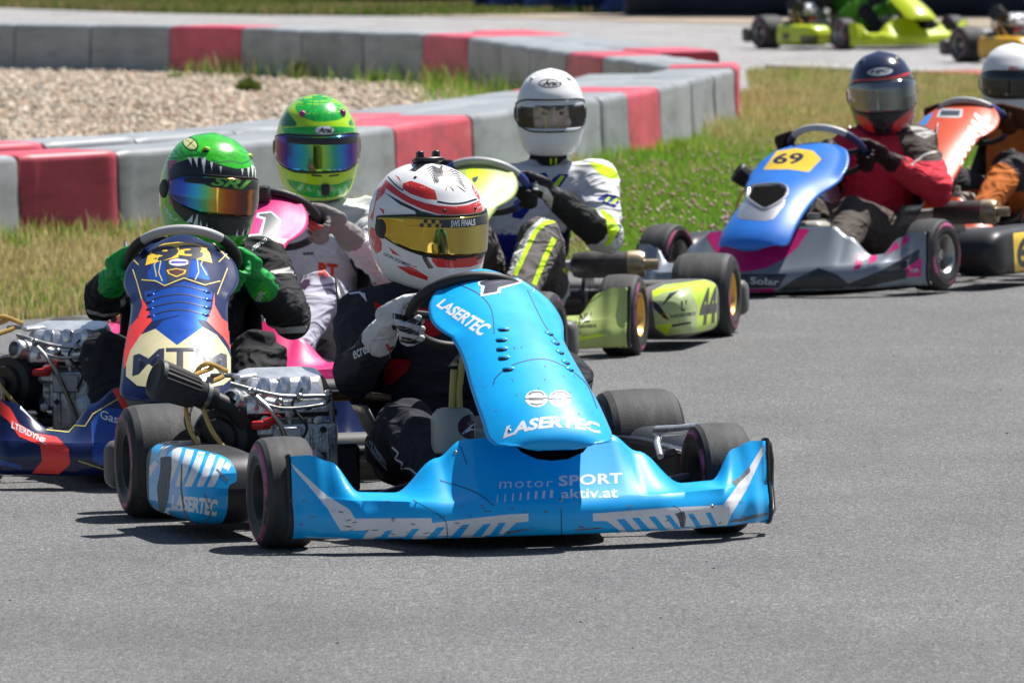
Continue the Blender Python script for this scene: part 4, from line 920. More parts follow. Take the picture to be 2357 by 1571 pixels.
def on_helmet(D, z, az, off=0):
    p = hs(z, RAD(az)); return D['Hm']@p
# ================================================================ leading sky-blue kart
def body_kart(K, mn, mp, mpod, rows=PANEL, sx=1, nose_kw={}, panel_kw={}, pods=(-1, 1), rot=0, top=None, grip=None, Bn=None, eng=True, exh=True, pod_kw={}):
    r = K['root']; B = K.get('B', K['M']); K['nose'] = nose(r, Bn or B, mn, **nose_kw); K['panel'] = panel(r, B, mp, rows, sx=sx, **panel_kw)
    for sg in pods: K['pod%d' % sg] = pod(r, K['M'], sg, mpod, **pod_kw)
    K['sw'] = steering(r, B, rot, top, grip); K['rot'] = rot
    if eng: K['eng'] = engine(r, K['M'], *((eng,) if eng is not True else ()))
    if exh: K['exh'] = exhaust(r, K['M'])
    return K
M_sky = paint('sky_blue_bodywork', '00B0FF', scuff=.22, var=.08)
K1 = kart('sky blue racing kart with white lettering leading the pack', -.0305, 19.99, 13.6, 0); K1['B'] = K1['M']@T(.035, 0, 0)
SWC.x, SWC.z = -.022, .518
body_kart(K1, M_sky, M_sky, M_black, exh=False, pod_kw=dict(y0=.222), panel_kw=dict(skew=.006), nose_kw=dict(loop=1))
for P, r in (([(1512, 992), (1560, 990), (1604, 985)], .0135), ([(1516, 1028), (1550, 1033), (1590, 1040)], .009), ([(1520, 995), (1512, 1020), (1520, 1050)], .008)):
    mb = MB(); mb.tube([at(x, y, 20.42-k*.06) for k, (x, y) in enumerate(P)], r, 12); build(mb, 'side_bar', M_chrome, K1['root'])
K1['flt'] = air_filter(K1['root'], K1['M'], loc(K1, 484, 902, .62), (-.80, -.16, .30), L=.108, r0=.038, r1=.046)
Z3 = lambda P: Z(700, 330, .3189, P)
Z4 = lambda P: Z(550, 800, .3188, P)
Z5 = lambda P: Z(950, 600, .4464, P)
t = bvh(K1['panel']); p_ = K1['panel']
q = lambda *P: Z5(P)
decal('lettering', [text('LASERTEC', *q((118, 232), (345, 390), (412, 335), (165, 195)), bold=.035, shear=0)], t, M_white, p_, step=4)
decal('lettering', [text('LASERTEC', *q((465, 918), (968, 893), (962, 838), (485, 852)), bold=.04, arc=20)], t, M_white, p_, step=4)
decal('number', [q((335, 108), (400, 92), (560, 95), (562, 115), (455, 145), (455, 165), (350, 184), (352, 130), (340, 128))], t, M_white, p_, step=5)
decal('number', [q((346, 110), (400, 98), (545, 100), (540, 113), (440, 138), (435, 160), (362, 173), (372, 130), (348, 124))], t, M_navy, p_, off=.0032, step=5)
decal('lettering', [text('motor', *q((255, 88), (370, 82), (370, 68), (258, 72)), bold=0), text('SPORT', *q((375, 82), (505, 78), (505, 60), (375, 64)), bold=.02)], t, M_white, p_, step=4)
for cx, m in ((638, prnt('grey_sticker', 'D9DBDA')), (759, prnt('lilac_sticker', 'CFC9EE'))):
    decal('sticker', [Z5(ellp(cx, 710, 59, 44))], t, m, p_, step=5)
    decal('sticker_print', [Z5(stroke([(cx-40, 690), (cx-20, 677), (cx+20, 677), (cx+40, 690)], 9)), Z5(stroke([(cx-38, 712), (cx+38, 712)], 13)), Z5(stroke([(cx-30, 736), (cx, 742), (cx+30, 736)], 7))], t, [prnt('sticker_ink', '5C5F66'), prnt('sticker_violet', '5A4FA8')][cx > 700], p_, off=.0032, step=5)
for P in ([(210, 110), (330, 165), (395, 230), (415, 300), (420, 378)], [(590, 150), (680, 330), (760, 430)], [(415, 640), (430, 600), (500, 545), (600, 512), (700, 510), (820, 560)], [(820, 565), (900, 640), (950, 760)]):
    decal('seam', [Z5(stroke(catmull(P, 4), 4.5))], t, mat('dark_seam_line', (.01, .03, .06), rough=.6), p_, step=5)  # thin dark line drawn along each seam of the bodywork
def bumps(K, tree, pts, m, r, parent, name='louvre', slot=True):
    for x, y in pts:
        d = ray(x, y).normalized(); h = tree.ray_cast(CAM, d, 100)
        if h[0] is None: continue
        n = h[1] if h[1].dot(d) < 0 else -h[1]; A = aim(h[0]-n*r[2]*.35, n); mb = MB(); mb.ell((0, 0, 0), r, 14, 8, A); build(mb, name, m, parent, smooth=180)
        if slot: mb = MB(); mb.ell((0, -r[1]*.85, .001), (r[0]*.8, r[1]*.35, r[2]*.8), 10, 6, A); build(mb, 'louvre_slot', M_black, parent)
lv = q((470, 352), (460, 405), (462, 452), (472, 497), (495, 555), (700, 372), (732, 420), (755, 468), (785, 520), (805, 555))
bumps(K1, t, lv, M_sky, (.017, .010, .008), p_)
t = bvh(K1['nose']); p_ = K1['nose']
decal('air_intake', [q((520, 945), (560, 985), (640, 1022), (720, 1030), (800, 1022), (880, 985), (925, 925), (940, 880), (720, 870), (520, 880))], t, M_hole, p_, step=6)
decal('lettering', [text('motor', *q((445, 1174), (722, 1163), (722, 1128), (450, 1132)), bold=-.005, space=1.15), text('SPORT', *q((752, 1162), (1082, 1147), (1080, 1090), (752, 1107)), bold=.03, space=1.05), text('aktiv.at', *q((765, 1224), (1058, 1220), (1058, 1165), (765, 1176)), bold=.015)], t, prnt('pale_print', 'D5E2EE', scuff=.15), p_, step=4)
decal('lettering', [q(*[(a, 1245-k*3.5), (a+5+k*1.6, 1245-k*3.5), (a+9+k*1.6, 1205-k*3.5), (a+4, 1205-k*3.5)]) for k, a in enumerate(range(432, 740, 39))], t, prnt('pale_print', 'D5E2EE'), p_, step=6)
decal('stripe', [Z4([(378, 833), (480, 925), (640, 1070), (800, 1165), (838, 1232), (1390, 1228), (1395, 1262), (1640, 1235), (1960, 1200), (2090, 1195), (2090, 1250), (2000, 1262), (1880, 1376), (890, 1378), (935, 1316), (735, 1318), (640, 1160), (500, 990), (400, 880)])], t, M_white, p_, step=7)
decal('stripe', [Z4(P) for P in ([(1010, 1377), (1062, 1318), (1112, 1314), (1058, 1377)], [(1185, 1377), (1250, 1308), (1306, 1302), (1240, 1377)], [(1355, 1377), (1430, 1296), (1490, 1290), (1415, 1377)], [(1515, 1377), (1610, 1278), (1668, 1270), (1585, 1377)], [(1665, 1377), (1765, 1272), (1820, 1266), (1735, 1377)], [(1790, 1377), (1880, 1262), (1930, 1258), (1850, 1377)])], t, M_sky, p_, off=.0046, step=5)
decal('stripe', [q((928, 1302), (1300, 1272), (1600, 1258), (1700, 1120), (1805, 950), (1830, 945), (1720, 1180), (1640, 1310), (1620, 1362), (1090, 1405), (1000, 1340), (930, 1340))], t, M_white, p_, step=7)
decal('stripe', [q(*P) for P in ([(1050, 1332), (1092, 1328), (1155, 1398), (1112, 1402)], [(1130, 1324), (1165, 1322), (1230, 1390), (1190, 1395)], [(1215, 1318), (1250, 1316), (1310, 1384), (1275, 1388)], [(1300, 1312), (1325, 1310), (1380, 1378), (1350, 1381)], [(1420, 1305), (1445, 1302), (1490, 1370), (1460, 1372)], [(1510, 1298), (1535, 1296), (1570, 1364), (1545, 1366)])], t, M_sky, p_, off=.0046, step=5)
decal('scuff', [q((1352, 1302), (1398, 1290), (1408, 1320), (1402, 1368), (1380, 1372), (1370, 1330)), q((1645, 1140), (1690, 1108), (1735, 1060), (1740, 1085), (1665, 1160)), q((1625, 1345), (1760, 1308), (1840, 1296), (1835, 1306), (1700, 1342)), q((470, 1398), (560, 1382), (640, 1380), (560, 1390), (500, 1406)), q((830, 1385), (960, 1372), (985, 1378), (850, 1391))], t, mat('scuffed_plastic', (.16, .17, .18), rough=.8, var=.4, scale=60), p_, off=.0042, step=6)
for P in ([(0, 1232), (120, 1300), (170, 1345), (180, 1432)], [(765, 1275), (768, 1435)], [(140, 1130), (320, 1190), (420, 1262)], [(245, 955), (270, 1020), (280, 1050)], [(1340, 1262), (1380, 1290), (1395, 1390)]):
    decal('seam', [Z5(stroke(catmull(P, 4), 3.5))], t, _mats['dark_seam_line'], p_, off=.005, step=5)
random.seed(5); chips = []
for k in range(46):
    x = random.uniform(690, 1730); y = random.uniform(1150, 1232)-max(0, x-1500)*.16; l = random.uniform(2, 9); a = random.uniform(-.35, .25)
    chips.append(stroke([(x-l, y-l*a), (x, y+random.uniform(-1, 1)), (x+l, y+l*a)], [1, random.uniform(1.5, 3.2), 1]))
for k in range(22):
    x = random.uniform(1110, 1380); y = random.uniform(760, 1000); l = random.uniform(2, 7); chips.append(stroke([(x, y), (x+l*.6, y+l)], [1.6, .8]))
decal('stone_chips', chips, bvh(K1['nose'], K1['panel']), _mats['scuffed_plastic'], p_, off=.0052, step=8)
bumps(K1, t, [(905, 1195), (1290, 1150), (1640, 1165), (1048, 1040), (1505, 1030)], M_steel, (.0055, .0055, .003), p_, 'screw', False)
bumps(K1, bvh(K1['panel']), [(1072, 652), (1228, 668), (1172, 990), (1352, 978)], M_steel, (.005, .005, .003), K1['panel'], 'screw', False)
t = bvh(K1['pod-1']); p_ = K1['pod-1']; Zp = lambda P: Z(0, 680, .39546, P)
decal('sticker', [Zp(catmull([(885, 890), (920, 866), (1000, 872), (1200, 905), (1320, 945), (1370, 1010), (1375, 1080), (1330, 1110), (1325, 1230), (1285, 1330), (1200, 1340), (1000, 1310), (885, 1290), (868, 1120), (870, 1000), (885, 890)], 3)[:-1])], t, M_sky, p_, step=6)
decal('stripe', [Zp(P) for P in ([(940, 875), (985, 878), (960, 940), (930, 950)], [(1010, 880), (1062, 888), (1030, 1000), (990, 1100), (960, 1095)], [(1085, 893), (1130, 900), (1090, 1030), (1050, 1110), (1020, 1110)], [(1155, 905), (1195, 912), (1150, 1040), (1115, 1110), (1075, 1110)], [(1220, 918), (1255, 930), (1215, 1050), (1180, 1110), (1145, 1110)], [(1278, 940), (1308, 955), (1270, 1060), (1245, 1112), (1205, 1112)], [(1322, 965), (1345, 985), (1330, 1020), (1295, 1000)], [(875, 1050), (925, 975), (900, 960), (870, 1000)])], t, M_white, p_, off=.0032, step=6)
decal('lettering', [text('LASERTEC', *Zp([(998, 1235), (1262, 1285), (1268, 1185), (1000, 1155)]), bold=.05, shear=.1)], t, M_white, p_, off=.0036, step=4)
decal('scuff', [Zp(P) for P in ([(935, 940), (1000, 935), (1000, 1010), (980, 1180), (955, 1275), (930, 1270), (915, 1120), (935, 1010)], stroke([(1060, 980), (1055, 1120), (1075, 1260), (1100, 1310)], 9), stroke([(1260, 1010), (1330, 1080)], 12), stroke([(1190, 1150), (1230, 1260), (1200, 1320)], 6))], t, _mats['scuffed_plastic'], p_, off=.0045, step=6)
# hose and sticker at the tank, brake master cylinder
t = bvh(K1['tank'])
for P in ([(1072, 800), (1062, 850), (1056, 900), (1058, 950)], [(1045, 850), (1042, 900), (1040, 950)]):
    mb = MB(); mb.tube([K1['M'].inverted()@at(x, y, 20.02) for x, y in P], .0085, 8)
    build(mb, 'vent_hose', mat('yellow_hose', (.42, .32, .07), rough=.4), K1['root'], K1['M'])
mb = MB(); mb.box((-.10, .06, .245), (.10, .09, .13), bev=.03, seg=3); tk = build(mb, 'overflow_tank', mat('tank_plastic', (.42, .40, .34), rough=.4), K1['root'], K1['M'])
t = bvh(tk); decal('sticker', [Z5(ellp(310, 855, 78, 66))], t, prnt('wine_print', '4A1218'), tk, step=5); decal('logo', [Z5(stroke([(262, 885), (300, 850), (345, 828), (320, 850), (335, 868), (300, 868), (255, 890)], 7))], t, M_white, tk, off=.005, step=4)

# driver
NAVY = (.022, .022, .030)
def col1(n, p): return (.55, .56, .58) if n == 'neck' and p[2] > .55 else NAVY
M_suit = cloth('racing_suit_cloth', attr='Col')
M_glove_bw = cloth('white_glove_leather', 'D8D6D6', rough=.6)
D1 = driver('driver in dark suit and red and white helmet steering the sky blue kart', K1, M_suit, col1, M_glove_bw, head=loc(K1, 985, 505, .86), hands=(108, 118),
            elb={'r': loc(K1, 822, 862, .66), 'l': loc(K1, 1150, 880, .70)}, kne={'r': loc(K1, 935, 985, .34)}, sh={'r': loc(K1, 836, 735, .84), 'l': loc(K1, 1085, 745, .88)}, bulk=1.02, seed=3)
M_hw = paint('white_helmet_lacquer', 'EDEDEE', scuff=.05)
V1 = visor_mat('gold_mirror_visor', [(0, (.5, .34, .03)), (.35, (.62, .45, .06)), (.5, (.45, .36, .09)), (.6, (.6, .5, .14)), (.75, (.3, .24, .08)), (1, (.5, .4, .1))], rough=.07)
H1 = helmet(D1, M_hw, 37, 11, -2, size=1.03, visor=V1, at_px=(985, 507), vtop=.031, vbot=-.050)
t = bvh(H1); tv = bvh(D1['visor'])
R_ = prnt('signal_red_lacquer', 'DD2A24', coat=.7, scuff=0); KB = prnt('blue_black_lacquer', '14161F', coat=.7, scuff=0)
decal('red_band', [Z3([(590, 262), (640, 305), (700, 352), (780, 398), (870, 430), (960, 448), (1080, 456), (1180, 446), (1265, 412), (1295, 470), (1280, 492), (1180, 518), (1080, 522), (960, 508), (850, 474), (740, 424), (640, 362), (565, 305)]), Z3([(712, 290), (770, 270), (850, 295), (945, 340), (962, 408), (880, 402), (770, 365), (712, 330)]), Z3([(1215, 285), (1250, 330), (1290, 420), (1255, 400), (1210, 320)]), Z3([(480, 600), (520, 620), (562, 720), (560, 770), (520, 800), (490, 740), (472, 650)]), Z3([(470, 540), (500, 480), (530, 330), (570, 305), (600, 280), (580, 360), (520, 420), (495, 560)])], t, R_, H1, off=.0012, step=6)
decal('black_line', [Z3(stroke(catmull([(605, 240), (660, 300), (715, 342)], 4), 9)), Z3(stroke(catmull([(960, 420), (1060, 436), (1150, 430), (1245, 402)], 4), 14)), Z3([(575, 350), (700, 420), (850, 490), (1000, 525), (1150, 532), (1290, 505), (1315, 520), (1300, 545), (1100, 548), (820, 545), (800, 490), (690, 440)]), Z3([(830, 760), (870, 790), (905, 850), (935, 900), (900, 905), (860, 840)]), Z3([(760, 195), (860, 118), (990, 128), (990, 140), (880, 150), (800, 205)])], t, KB, H1, off=.0014, step=6)
decal('chin_panel', [Z3([(905, 782), (1000, 802), (1180, 806), (1325, 765), (1315, 850), (1200, 892), (1060, 900), (960, 892), (925, 850)]), Z3([(665, 885), (780, 893), (895, 962), (890, 990), (760, 945)])], t, R_, H1, off=.0013, step=6)
decal('chin_vent', [Z3([(995, 812), (1102, 826), (1096, 846), (1010, 838)]), Z3([(1240, 826), (1300, 796), (1292, 820), (1246, 842)])], t, M_blk, H1, off=.003, step=5)
decal('lettering', [text('LEON SCHMIED', *Z3([(572, 805), (768, 900), (774, 876), (580, 785)]), bold=.03)], t, KB, H1, off=.0015, step=3)
decal('flag', [Z3(stroke([(780, 885), (815, 893)], 7)), Z3(stroke([(780, 907), (815, 913)], 7))], t, R_, H1, off=.0015, step=4)
decal('red_flash', [Z3(P) for P in ([(655, 225), (685, 245), (705, 285), (675, 250)], [(540, 462), (580, 480), (575, 515)], [(610, 745), (640, 770), (700, 815), (640, 795)])], t, R_, H1, off=.0015, step=4)
# crest: spread eagle
E_ = [stroke([(1000, 165), (985, 175)], 14), stroke([(985, 175), (990, 215), (1010, 250)], [22, 30, 22]), stroke([(1010, 250), (1050, 300), (1080, 345)], [26, 20, 6]), stroke([(1060, 285), (1110, 310), (1165, 350)], [10, 12, 5]), stroke([(1040, 290), (1020, 345)], [10, 4])]
for k in range(7): E_.append(stroke([(985+k*2, 190+k*6), (925+k*3, 165+k*14), (882+k*10, 188+k*17)], [13, 11, 4]))
for k in range(7): E_.append(stroke([(1040+k*6, 205+k*10), (1080+k*9, 180+k*19), (1125+k*7, 200+k*22)], [12, 10, 4]))
E_.append(ellp(960, 268, 16, 18)); E_.append(stroke([(1075, 300), (1100, 270), (1130, 310)], [8, 10, 5])); E_.append(stroke([(985, 160), (1010, 148), (1035, 160)], 9))
decal('crest', [Z3(P) for P in E_], t, KB, H1, off=.0016, step=4)
decal('crest_shield', [Z3([(1000, 200), (1060, 195), (1075, 240), (1050, 262), (1010, 250)])], t, prnt('pale_red_lacquer', 'E79A94', scuff=0), H1, off=.0022, step=4)
for x, y in Z3([(803, 245), (1013, 486), (1235, 468), (665, 725)]): bumps(K1, t, [(x, y)], M_black, (.005, .005, .004), H1, 'screw', False)
tp = on_helmet(D1, .132, 20); mb = MB(); mb.box((0, 0, .006), (.072, .05, .012), bev=.004); mb.box((-.02, 0, .018), (.016, .03, .02), bev=.003); mb.box((.02, 0, .018), (.016, .03, .02), bev=.003)
build(mb, 'camera_mount', M_black, H1, frame(at(985, 374, D1['Hm'].translation.y), Vector((.97, .2, .02)), Vector((-.2, .97, -.1)), Vector((0, .1, 1))))
decal('visor_strip', [Z3([(720, 535), (860, 545), (1000, 552), (1150, 545), (1315, 515), (1322, 580), (1180, 605), (1000, 610), (860, 600), (730, 590)])], tv, KB, H1, off=.003, step=6)
decal('visor_strip_yellow', [Z3([(725, 540), (860, 548), (1000, 556), (985, 608), (860, 598), (730, 588)])], tv, prnt('amber_print', 'D9A818'), H1, off=.0037, step=6)
ck = []
for i in range(6):
    for j in range(2):
        if (i+j) % 2: ck.append(Z3([(835+i*28, 548+j*28+i), (863+i*28, 549+j*28+i), (863+i*28, 576+j*28+i), (835+i*28, 575+j*28+i)]))
decal('checkers', ck, tv, KB, H1, off=.0044, step=6)
decal('lettering', [text('SWS FINALS', *Z3([(1058, 605), (1235, 592), (1233, 545), (1060, 556)]), bold=.025)], tv, M_white, H1, off=.0044, step=3)
tb = bvh(D1['body']); b_ = D1['body']
decal('red_panel', [Z3([(505, 1140), (560, 1165), (760, 1190), (960, 1190), (1020, 1200), (1060, 1330), (900, 1420), (760, 1430), (530, 1350)]), Z4([(1085, 80), (1250, 85), (1215, 170), (1105, 260), (930, 330), (1010, 250)])], tb, cloth('red_suit_panel', 'B01A20'), b_, off=.003, step=8)
decal('lettering', [text('ecresc', *Z3([(360, 1560), (500, 1490), (490, 1440), (350, 1500)]), bold=.02), Z3(stroke([(325, 1085), (400, 1075), (455, 1140), (430, 1080)], 14)), Z4(stroke(catmull([(1105, 715), (1150, 760), (1130, 800), (1180, 830), (1170, 870), (1230, 870), (1280, 910)], 3), 12))], tb, cloth('white_embroidery', 'D8DAE0'), b_, off=.004, step=5)
decal('knee_panel', [Z4([(948, 630), (915, 690), (990, 800), (1068, 885), (1060, 815), (990, 720)])], tb, cloth('grey_suit_panel', 'A9B2BA'), b_, off=.003, step=7)
tg = bvh(D1['gl']['r'][0]); g_ = D1['gl']['r'][0]
decal('glove_panel', [Z3(P) for P in ([(640, 1222), (700, 1235), (800, 1262), (850, 1290), (842, 1318), (780, 1300), (690, 1272), (640, 1262)], [(632, 1310), (720, 1318), (830, 1360), (825, 1385), (760, 1375), (690, 1352), (640, 1345)], [(650, 1385), (760, 1402), (840, 1430), (830, 1448), (740, 1445), (660, 1420)], [(600, 1480), (650, 1460), (700, 1520), (640, 1545)])], tg, M_blk, g_, off=.002, step=4)
decal('glove_panel', [Z3([(735, 1155), (790, 1165), (820, 1215), (800, 1240), (760, 1215)]), Z3([(585, 1450), (600, 1440), (640, 1500), (625, 1520)])], tg, M_red, g_, off=.003, step=4)

SWC.x, SWC.z = 0, .528
# ================================================================ dark blue kart 93 on the left
M_mb = paint('midnight_blue_bodywork', '101F4C', scuff=.08, rough=.25)
K2 = kart('midnight blue kart number 93 with gold and red graphics', -.864, 22.15, 0, 0)
SWC.z = .548
body_kart(K2, M_mb, M_mb, M_black, sx=.96, eng=-.32, panel_kw=dict(lift=-.022), nose_kw=dict(hw=.27, waist_u=.50, fk=(.56, .76, .88), fender=.235, waist=.145), top=mat('grey_wheel_leather', (.45, .45, .46), rough=.45), exh=False)
Z1 = lambda P: Z(0, 250, .34, P); Z2 = lambda P: Z(0, 680, .39546, P)
t = bvh(K2['panel']); p_ = K2['panel']
M_gold_p = prnt('pale_gold_foil', 'DDD3A4', rough=.3, metal=.15); M_lb = prnt('bright_blue_foil', '1F5FC8', rough=.25, metal=.6); M_or = prnt('fluorescent_red', 'FF3A2C'); M_yl = prnt('race_yellow', 'F2C52E')
decal('blue_foil', [Z1([(1000, 1100), (1060, 1010), (1210, 985), (1330, 1005), (1400, 1090), (1420, 1160), (1250, 1140), (1115, 1190), (1000, 1150)]), Z1([(975, 1240), (1110, 1215), (1250, 1170), (1400, 1215), (1440, 1250), (1400, 1440), (1200, 1400), (1030, 1440)]), Z2([(905, 195), (950, 145), (1050, 118), (1150, 140), (1180, 185), (1030, 290)])], t, M_lb, p_, step=7)
decal('navy_strip', [Z1([(1110, 1000), (1300, 1000), (1270, 1150), (1130, 1180)])], t, M_navy, p_, off=.0042, step=7)
decal('number_plate', [Z1([(985, 1062), (1000, 1000), (1040, 945), (1110, 915), (1200, 905), (1310, 910), (1380, 932), (1420, 980), (1436, 1046), (1330, 1020), (1210, 1008), (1080, 1035)])], t, M_yl, p_, off=.005, step=6)
decal('number', [text('93', *Z1([(1012, 1038), (1385, 1022), (1362, 922), (1030, 934)]), bold=.055)], t, M_navy, p_, off=.006, step=4)
decal('sticker', [Z1(ellp(1210, 1042, 69, 24))], t, M_white, p_, off=.006, step=5); decal('sticker_print', [Z1(stroke([(1160, 1042), (1260, 1042)], 16))], t, prnt('sticker_violet', '5A4FA8'), p_, off=.007, step=5)
decal('badge', [Z1([(1128, 1095), (1195, 1082), (1262, 1095), (1250, 1120), (1195, 1142), (1140, 1120)])], t, M_yl, p_, off=.006, step=5); decal('badge_field', [Z1([(1140, 1098), (1195, 1088), (1250, 1098), (1240, 1117), (1195, 1134), (1150, 1117)])], t, prnt('wine_print', '4A1218'), p_, off=.0068, step=5)
decal('pinstripe', [Z1(stroke(P, 7)) for P in ([(900, 1090), (930, 1180), (960, 1290)], [(1540, 1080), (1500, 1180), (1470, 1260)], [(1000, 905), (960, 960), (905, 1010)], [(1440, 905), (1490, 960), (1550, 1020)], [(1090, 1030), (1075, 1110), (1100, 1170)], [(1335, 1020), (1345, 1110), (1320, 1160)], [(958, 1160), (1055, 1168), (1115, 1200), (1245, 1148), (1385, 1195), (1490, 1168)], [(940, 985), (990, 930), (1100, 880)], [(1060, 1140), (1045, 1060), (1080, 990)], [(1400, 1130), (1360, 1060), (1400, 940)], [(1480, 1040), (1535, 985)], [(880, 1000), (940, 1060)])], t, prnt('straw_print', 'D8C65A'), p_, off=.0062, step=5)
decal('red_flash', [Z1([(955, 1275), (1000, 1345), (1030, 1440), (985, 1490), (930, 1570), (845, 1570), (850, 1510), (930, 1420), (965, 1340)]), Z1([(1450, 1243), (1452, 1330), (1500, 1420), (1585, 1480), (1590, 1600), (1500, 1540), (1398, 1440), (1435, 1350)]), Z2([(725, 240), (760, 200), (810, 180), (800, 250), (745, 390), (722, 430)]), Z2([(1365, 410), (1335, 300), (1280, 215), (1366, 190)])], t, M_or, p_, off=.0055, step=6)
decal('gold_foil', [Z2([(735, 400), (760, 320), (820, 230), (905, 195), (1030, 290), (1180, 185), (1260, 230), (1320, 310), (1362, 410), (1362, 470), (1300, 520), (1150, 545), (950, 545), (800, 525), (735, 470)])], t, M_gold_p, p_, off=.006, step=7)
decal('lettering', [text('MTM', *Z2([(772, 470), (1322, 470), (1318, 345), (778, 350)]), bold=.025, arc=18)], t, M_navy, p_, off=.0072, step=4)
decal('louvre_line', [Z1(stroke(catmull(P, 4), 7)) for P in ([(1030, 1250), (1110, 1215), (1230, 1200), (1390, 1235)], [(1020, 1300), (1110, 1270), (1240, 1258), (1400, 1290)], [(1020, 1350), (1110, 1325), (1240, 1310), (1395, 1345)], [(1030, 1400), (1110, 1375), (1240, 1362), (1390, 1395)])], t, M_navy, p_, off=.0065, step=5)
bumps(K2, t, Z1([(1020, 1255), (1015, 1305), (1015, 1352), (1022, 1402), (1400, 1240), (1405, 1292), (1400, 1345), (1392, 1395)]), M_lb, (.014, .007, .006), p_)
t = bvh(K2['nose']); p_ = K2['nose']
decal('air_intake', [Z2([(840, 560), (900, 600), (1000, 655), (1100, 665), (1200, 640), (1250, 560), (1050, 540)])], t, M_black, p_, step=7)
decal('silver_foil', [Z2([(685, 508), (760, 490), (840, 560), (900, 640), (1010, 672), (1120, 672), (1230, 690), (1200, 735), (1050, 720), (870, 695), (742, 645)])], t, prnt('silver_green_foil', 'A8B0A4', metal=.4), p_, off=.004, step=8)
decal('red_flash', [Z2([(632, 512), (683, 500), (745, 640), (875, 692), (865, 710), (718, 668)]), Z2([(0, 608), (60, 655), (110, 745), (200, 800), (330, 822), (400, 890), (408, 980), (345, 1037), (188, 1032), (246, 960), (235, 870), (110, 820), (50, 730), (0, 690)])], t, M_or, p_, off=.0045, step=7)
decal('blue_foil', [Z2([(530, 740), (600, 650), (700, 660), (900, 720), (700, 860), (620, 1000), (540, 960)]), Z2([(0, 950), (120, 985), (130, 1010), (0, 985)])], t, prnt('deep_blue_foil', '244E9C', metal=.4, rough=.3), p_, off=.004, step=8)
decal('lettering', [text('Gasta', *Z2([(582, 715), (735, 762), (745, 715), (588, 664)]), bold=.01), text('LTERDYNE.', *Z2([(65, 770), (268, 866), (275, 838), (70, 730)]), bold=.035)], t, M_white, p_, off=.0058, step=4)
decal('pinstripe', [Z2(stroke(P, 6)) for P in ([(280, 780), (380, 750), (495, 760), (540, 690), (690, 600)], [(455, 960), (530, 985), (620, 1015)], [(270, 780), (400, 795), (440, 750)])], t, prnt('straw_print', 'D8C65A'), p_, off=.005, step=5)
# driver
BLK = (.020, .020, .022)
M_glove_g = cloth('green_glove_leather', '1FA24A', rough=.55)
D2 = driver('driver in black suit, green gloves and green reptile helmet', K2, M_suit, lambda n, p: BLK, M_glove_g, head=loc(K2, 480, 428, .86), hands=(110, 114),
            elb={'r': loc(K2, 235, 690, .62), 'l': loc(K2, 668, 735, .66)}, sh={'r': loc(K2, 345, 610, .88), 'l': loc(K2, 605, 610, .88)}, kne={'r': (-.2, .20, .30), 'l': (.2, .20, .30)}, bulk=1.05, seed=11)
M_rep = mat('reptile_green_lacquer', hx('37C51E'), rough=.25, coat=.9, var=.3, scale=22)
V2 = visor_mat('rainbow_mirror_visor', [(0, (.03, .02, .12)), (.18, (.04, .08, .5)), (.28, (.03, .35, .6)), (.36, (.1, .5, .2)), (.43, (.6, .42, .05)), (.5, (.45, .12, .02)), (.6, (.16, .04, .03)), (.68, (.08, .03, .03)), (.72, (.6, .2, .02)), (.77, (.1, .04, .04)), (1, (.1, .08, .05))], rough=.08)
H2 = helmet(D2, M_rep, 24, 5, 5, size=.98, zs=1.09, visor=V2, at_px=(481, 430), vaz=80)
t = bvh(H2); tv = bvh(D2['visor']); h_ = H2
decal('mouth', [Z1([(1140, 410), (1175, 375), (1280, 338), (1370, 335), (1430, 360), (1510, 384), (1600, 408), (1680, 402), (1728, 385), (1742, 500), (1735, 700), (1690, 858), (1560, 862), (1400, 832), (1250, 762), (1180, 690), (1148, 560)])], t, M_blk, h_, off=.0013, step=6)
decal('gum', [Z1([(1135, 352), (1215, 350), (1170, 380), (1145, 430), (1150, 560), (1172, 670), (1150, 640), (1134, 500)])], t, prnt('gum_pink', 'B8407A', scuff=0), h_, off=.002, step=5)
tt = bvh(H2, D2['visor'])
decal('tooth', [Z1([(a-w_, b), (a+w_, b), (c_, d_)]) for a, b, w_, c_, d_ in ((1285, 333, 13, 1300, 388), (1325, 332, 14, 1338, 402), (1378, 332, 17, 1382, 446), (1432, 364, 9, 1434, 425), (1494, 392, 8, 1494, 442), (1638, 408, 8, 1640, 455), (1680, 400, 9, 1680, 472), (1706, 385, 9, 1707, 482), (1724, 380, 7, 1726, 492), (1282, 770, 22, 1308, 718), (1322, 796, 18, 1342, 698), (1360, 802, 11, 1360, 752), (1400, 816, 10, 1400, 770), (1438, 832, 8, 1438, 800), (1600, 862, 9, 1606, 815), (1640, 858, 9, 1650, 810), (1672, 852, 8, 1680, 800))], t, M_white, h_, off=.0072, step=4)
decal('eye_rim', [Z1(ellp(1288, 238, 62, 43, 32))], t, prnt('deep_green_lacquer', '0F5A20', scuff=0, coat=.7), h_, off=.0015, step=5)
decal('eye', [Z1(ellp(1288, 238, 50, 33, 32))], t, prnt('eye_yellow', 'E2E59A', scuff=0, coat=.7), h_, off=.0024, step=5)
decal('pupil', [Z1(stroke([(1265, 262), (1290, 236), (1312, 215)], [3, 9, 3])), Z1(stroke([(1250, 205), (1300, 240), (1335, 275)], 3))], t, prnt('eye_ink', '5A3A20', scuff=0), h_, off=.003, step=4)
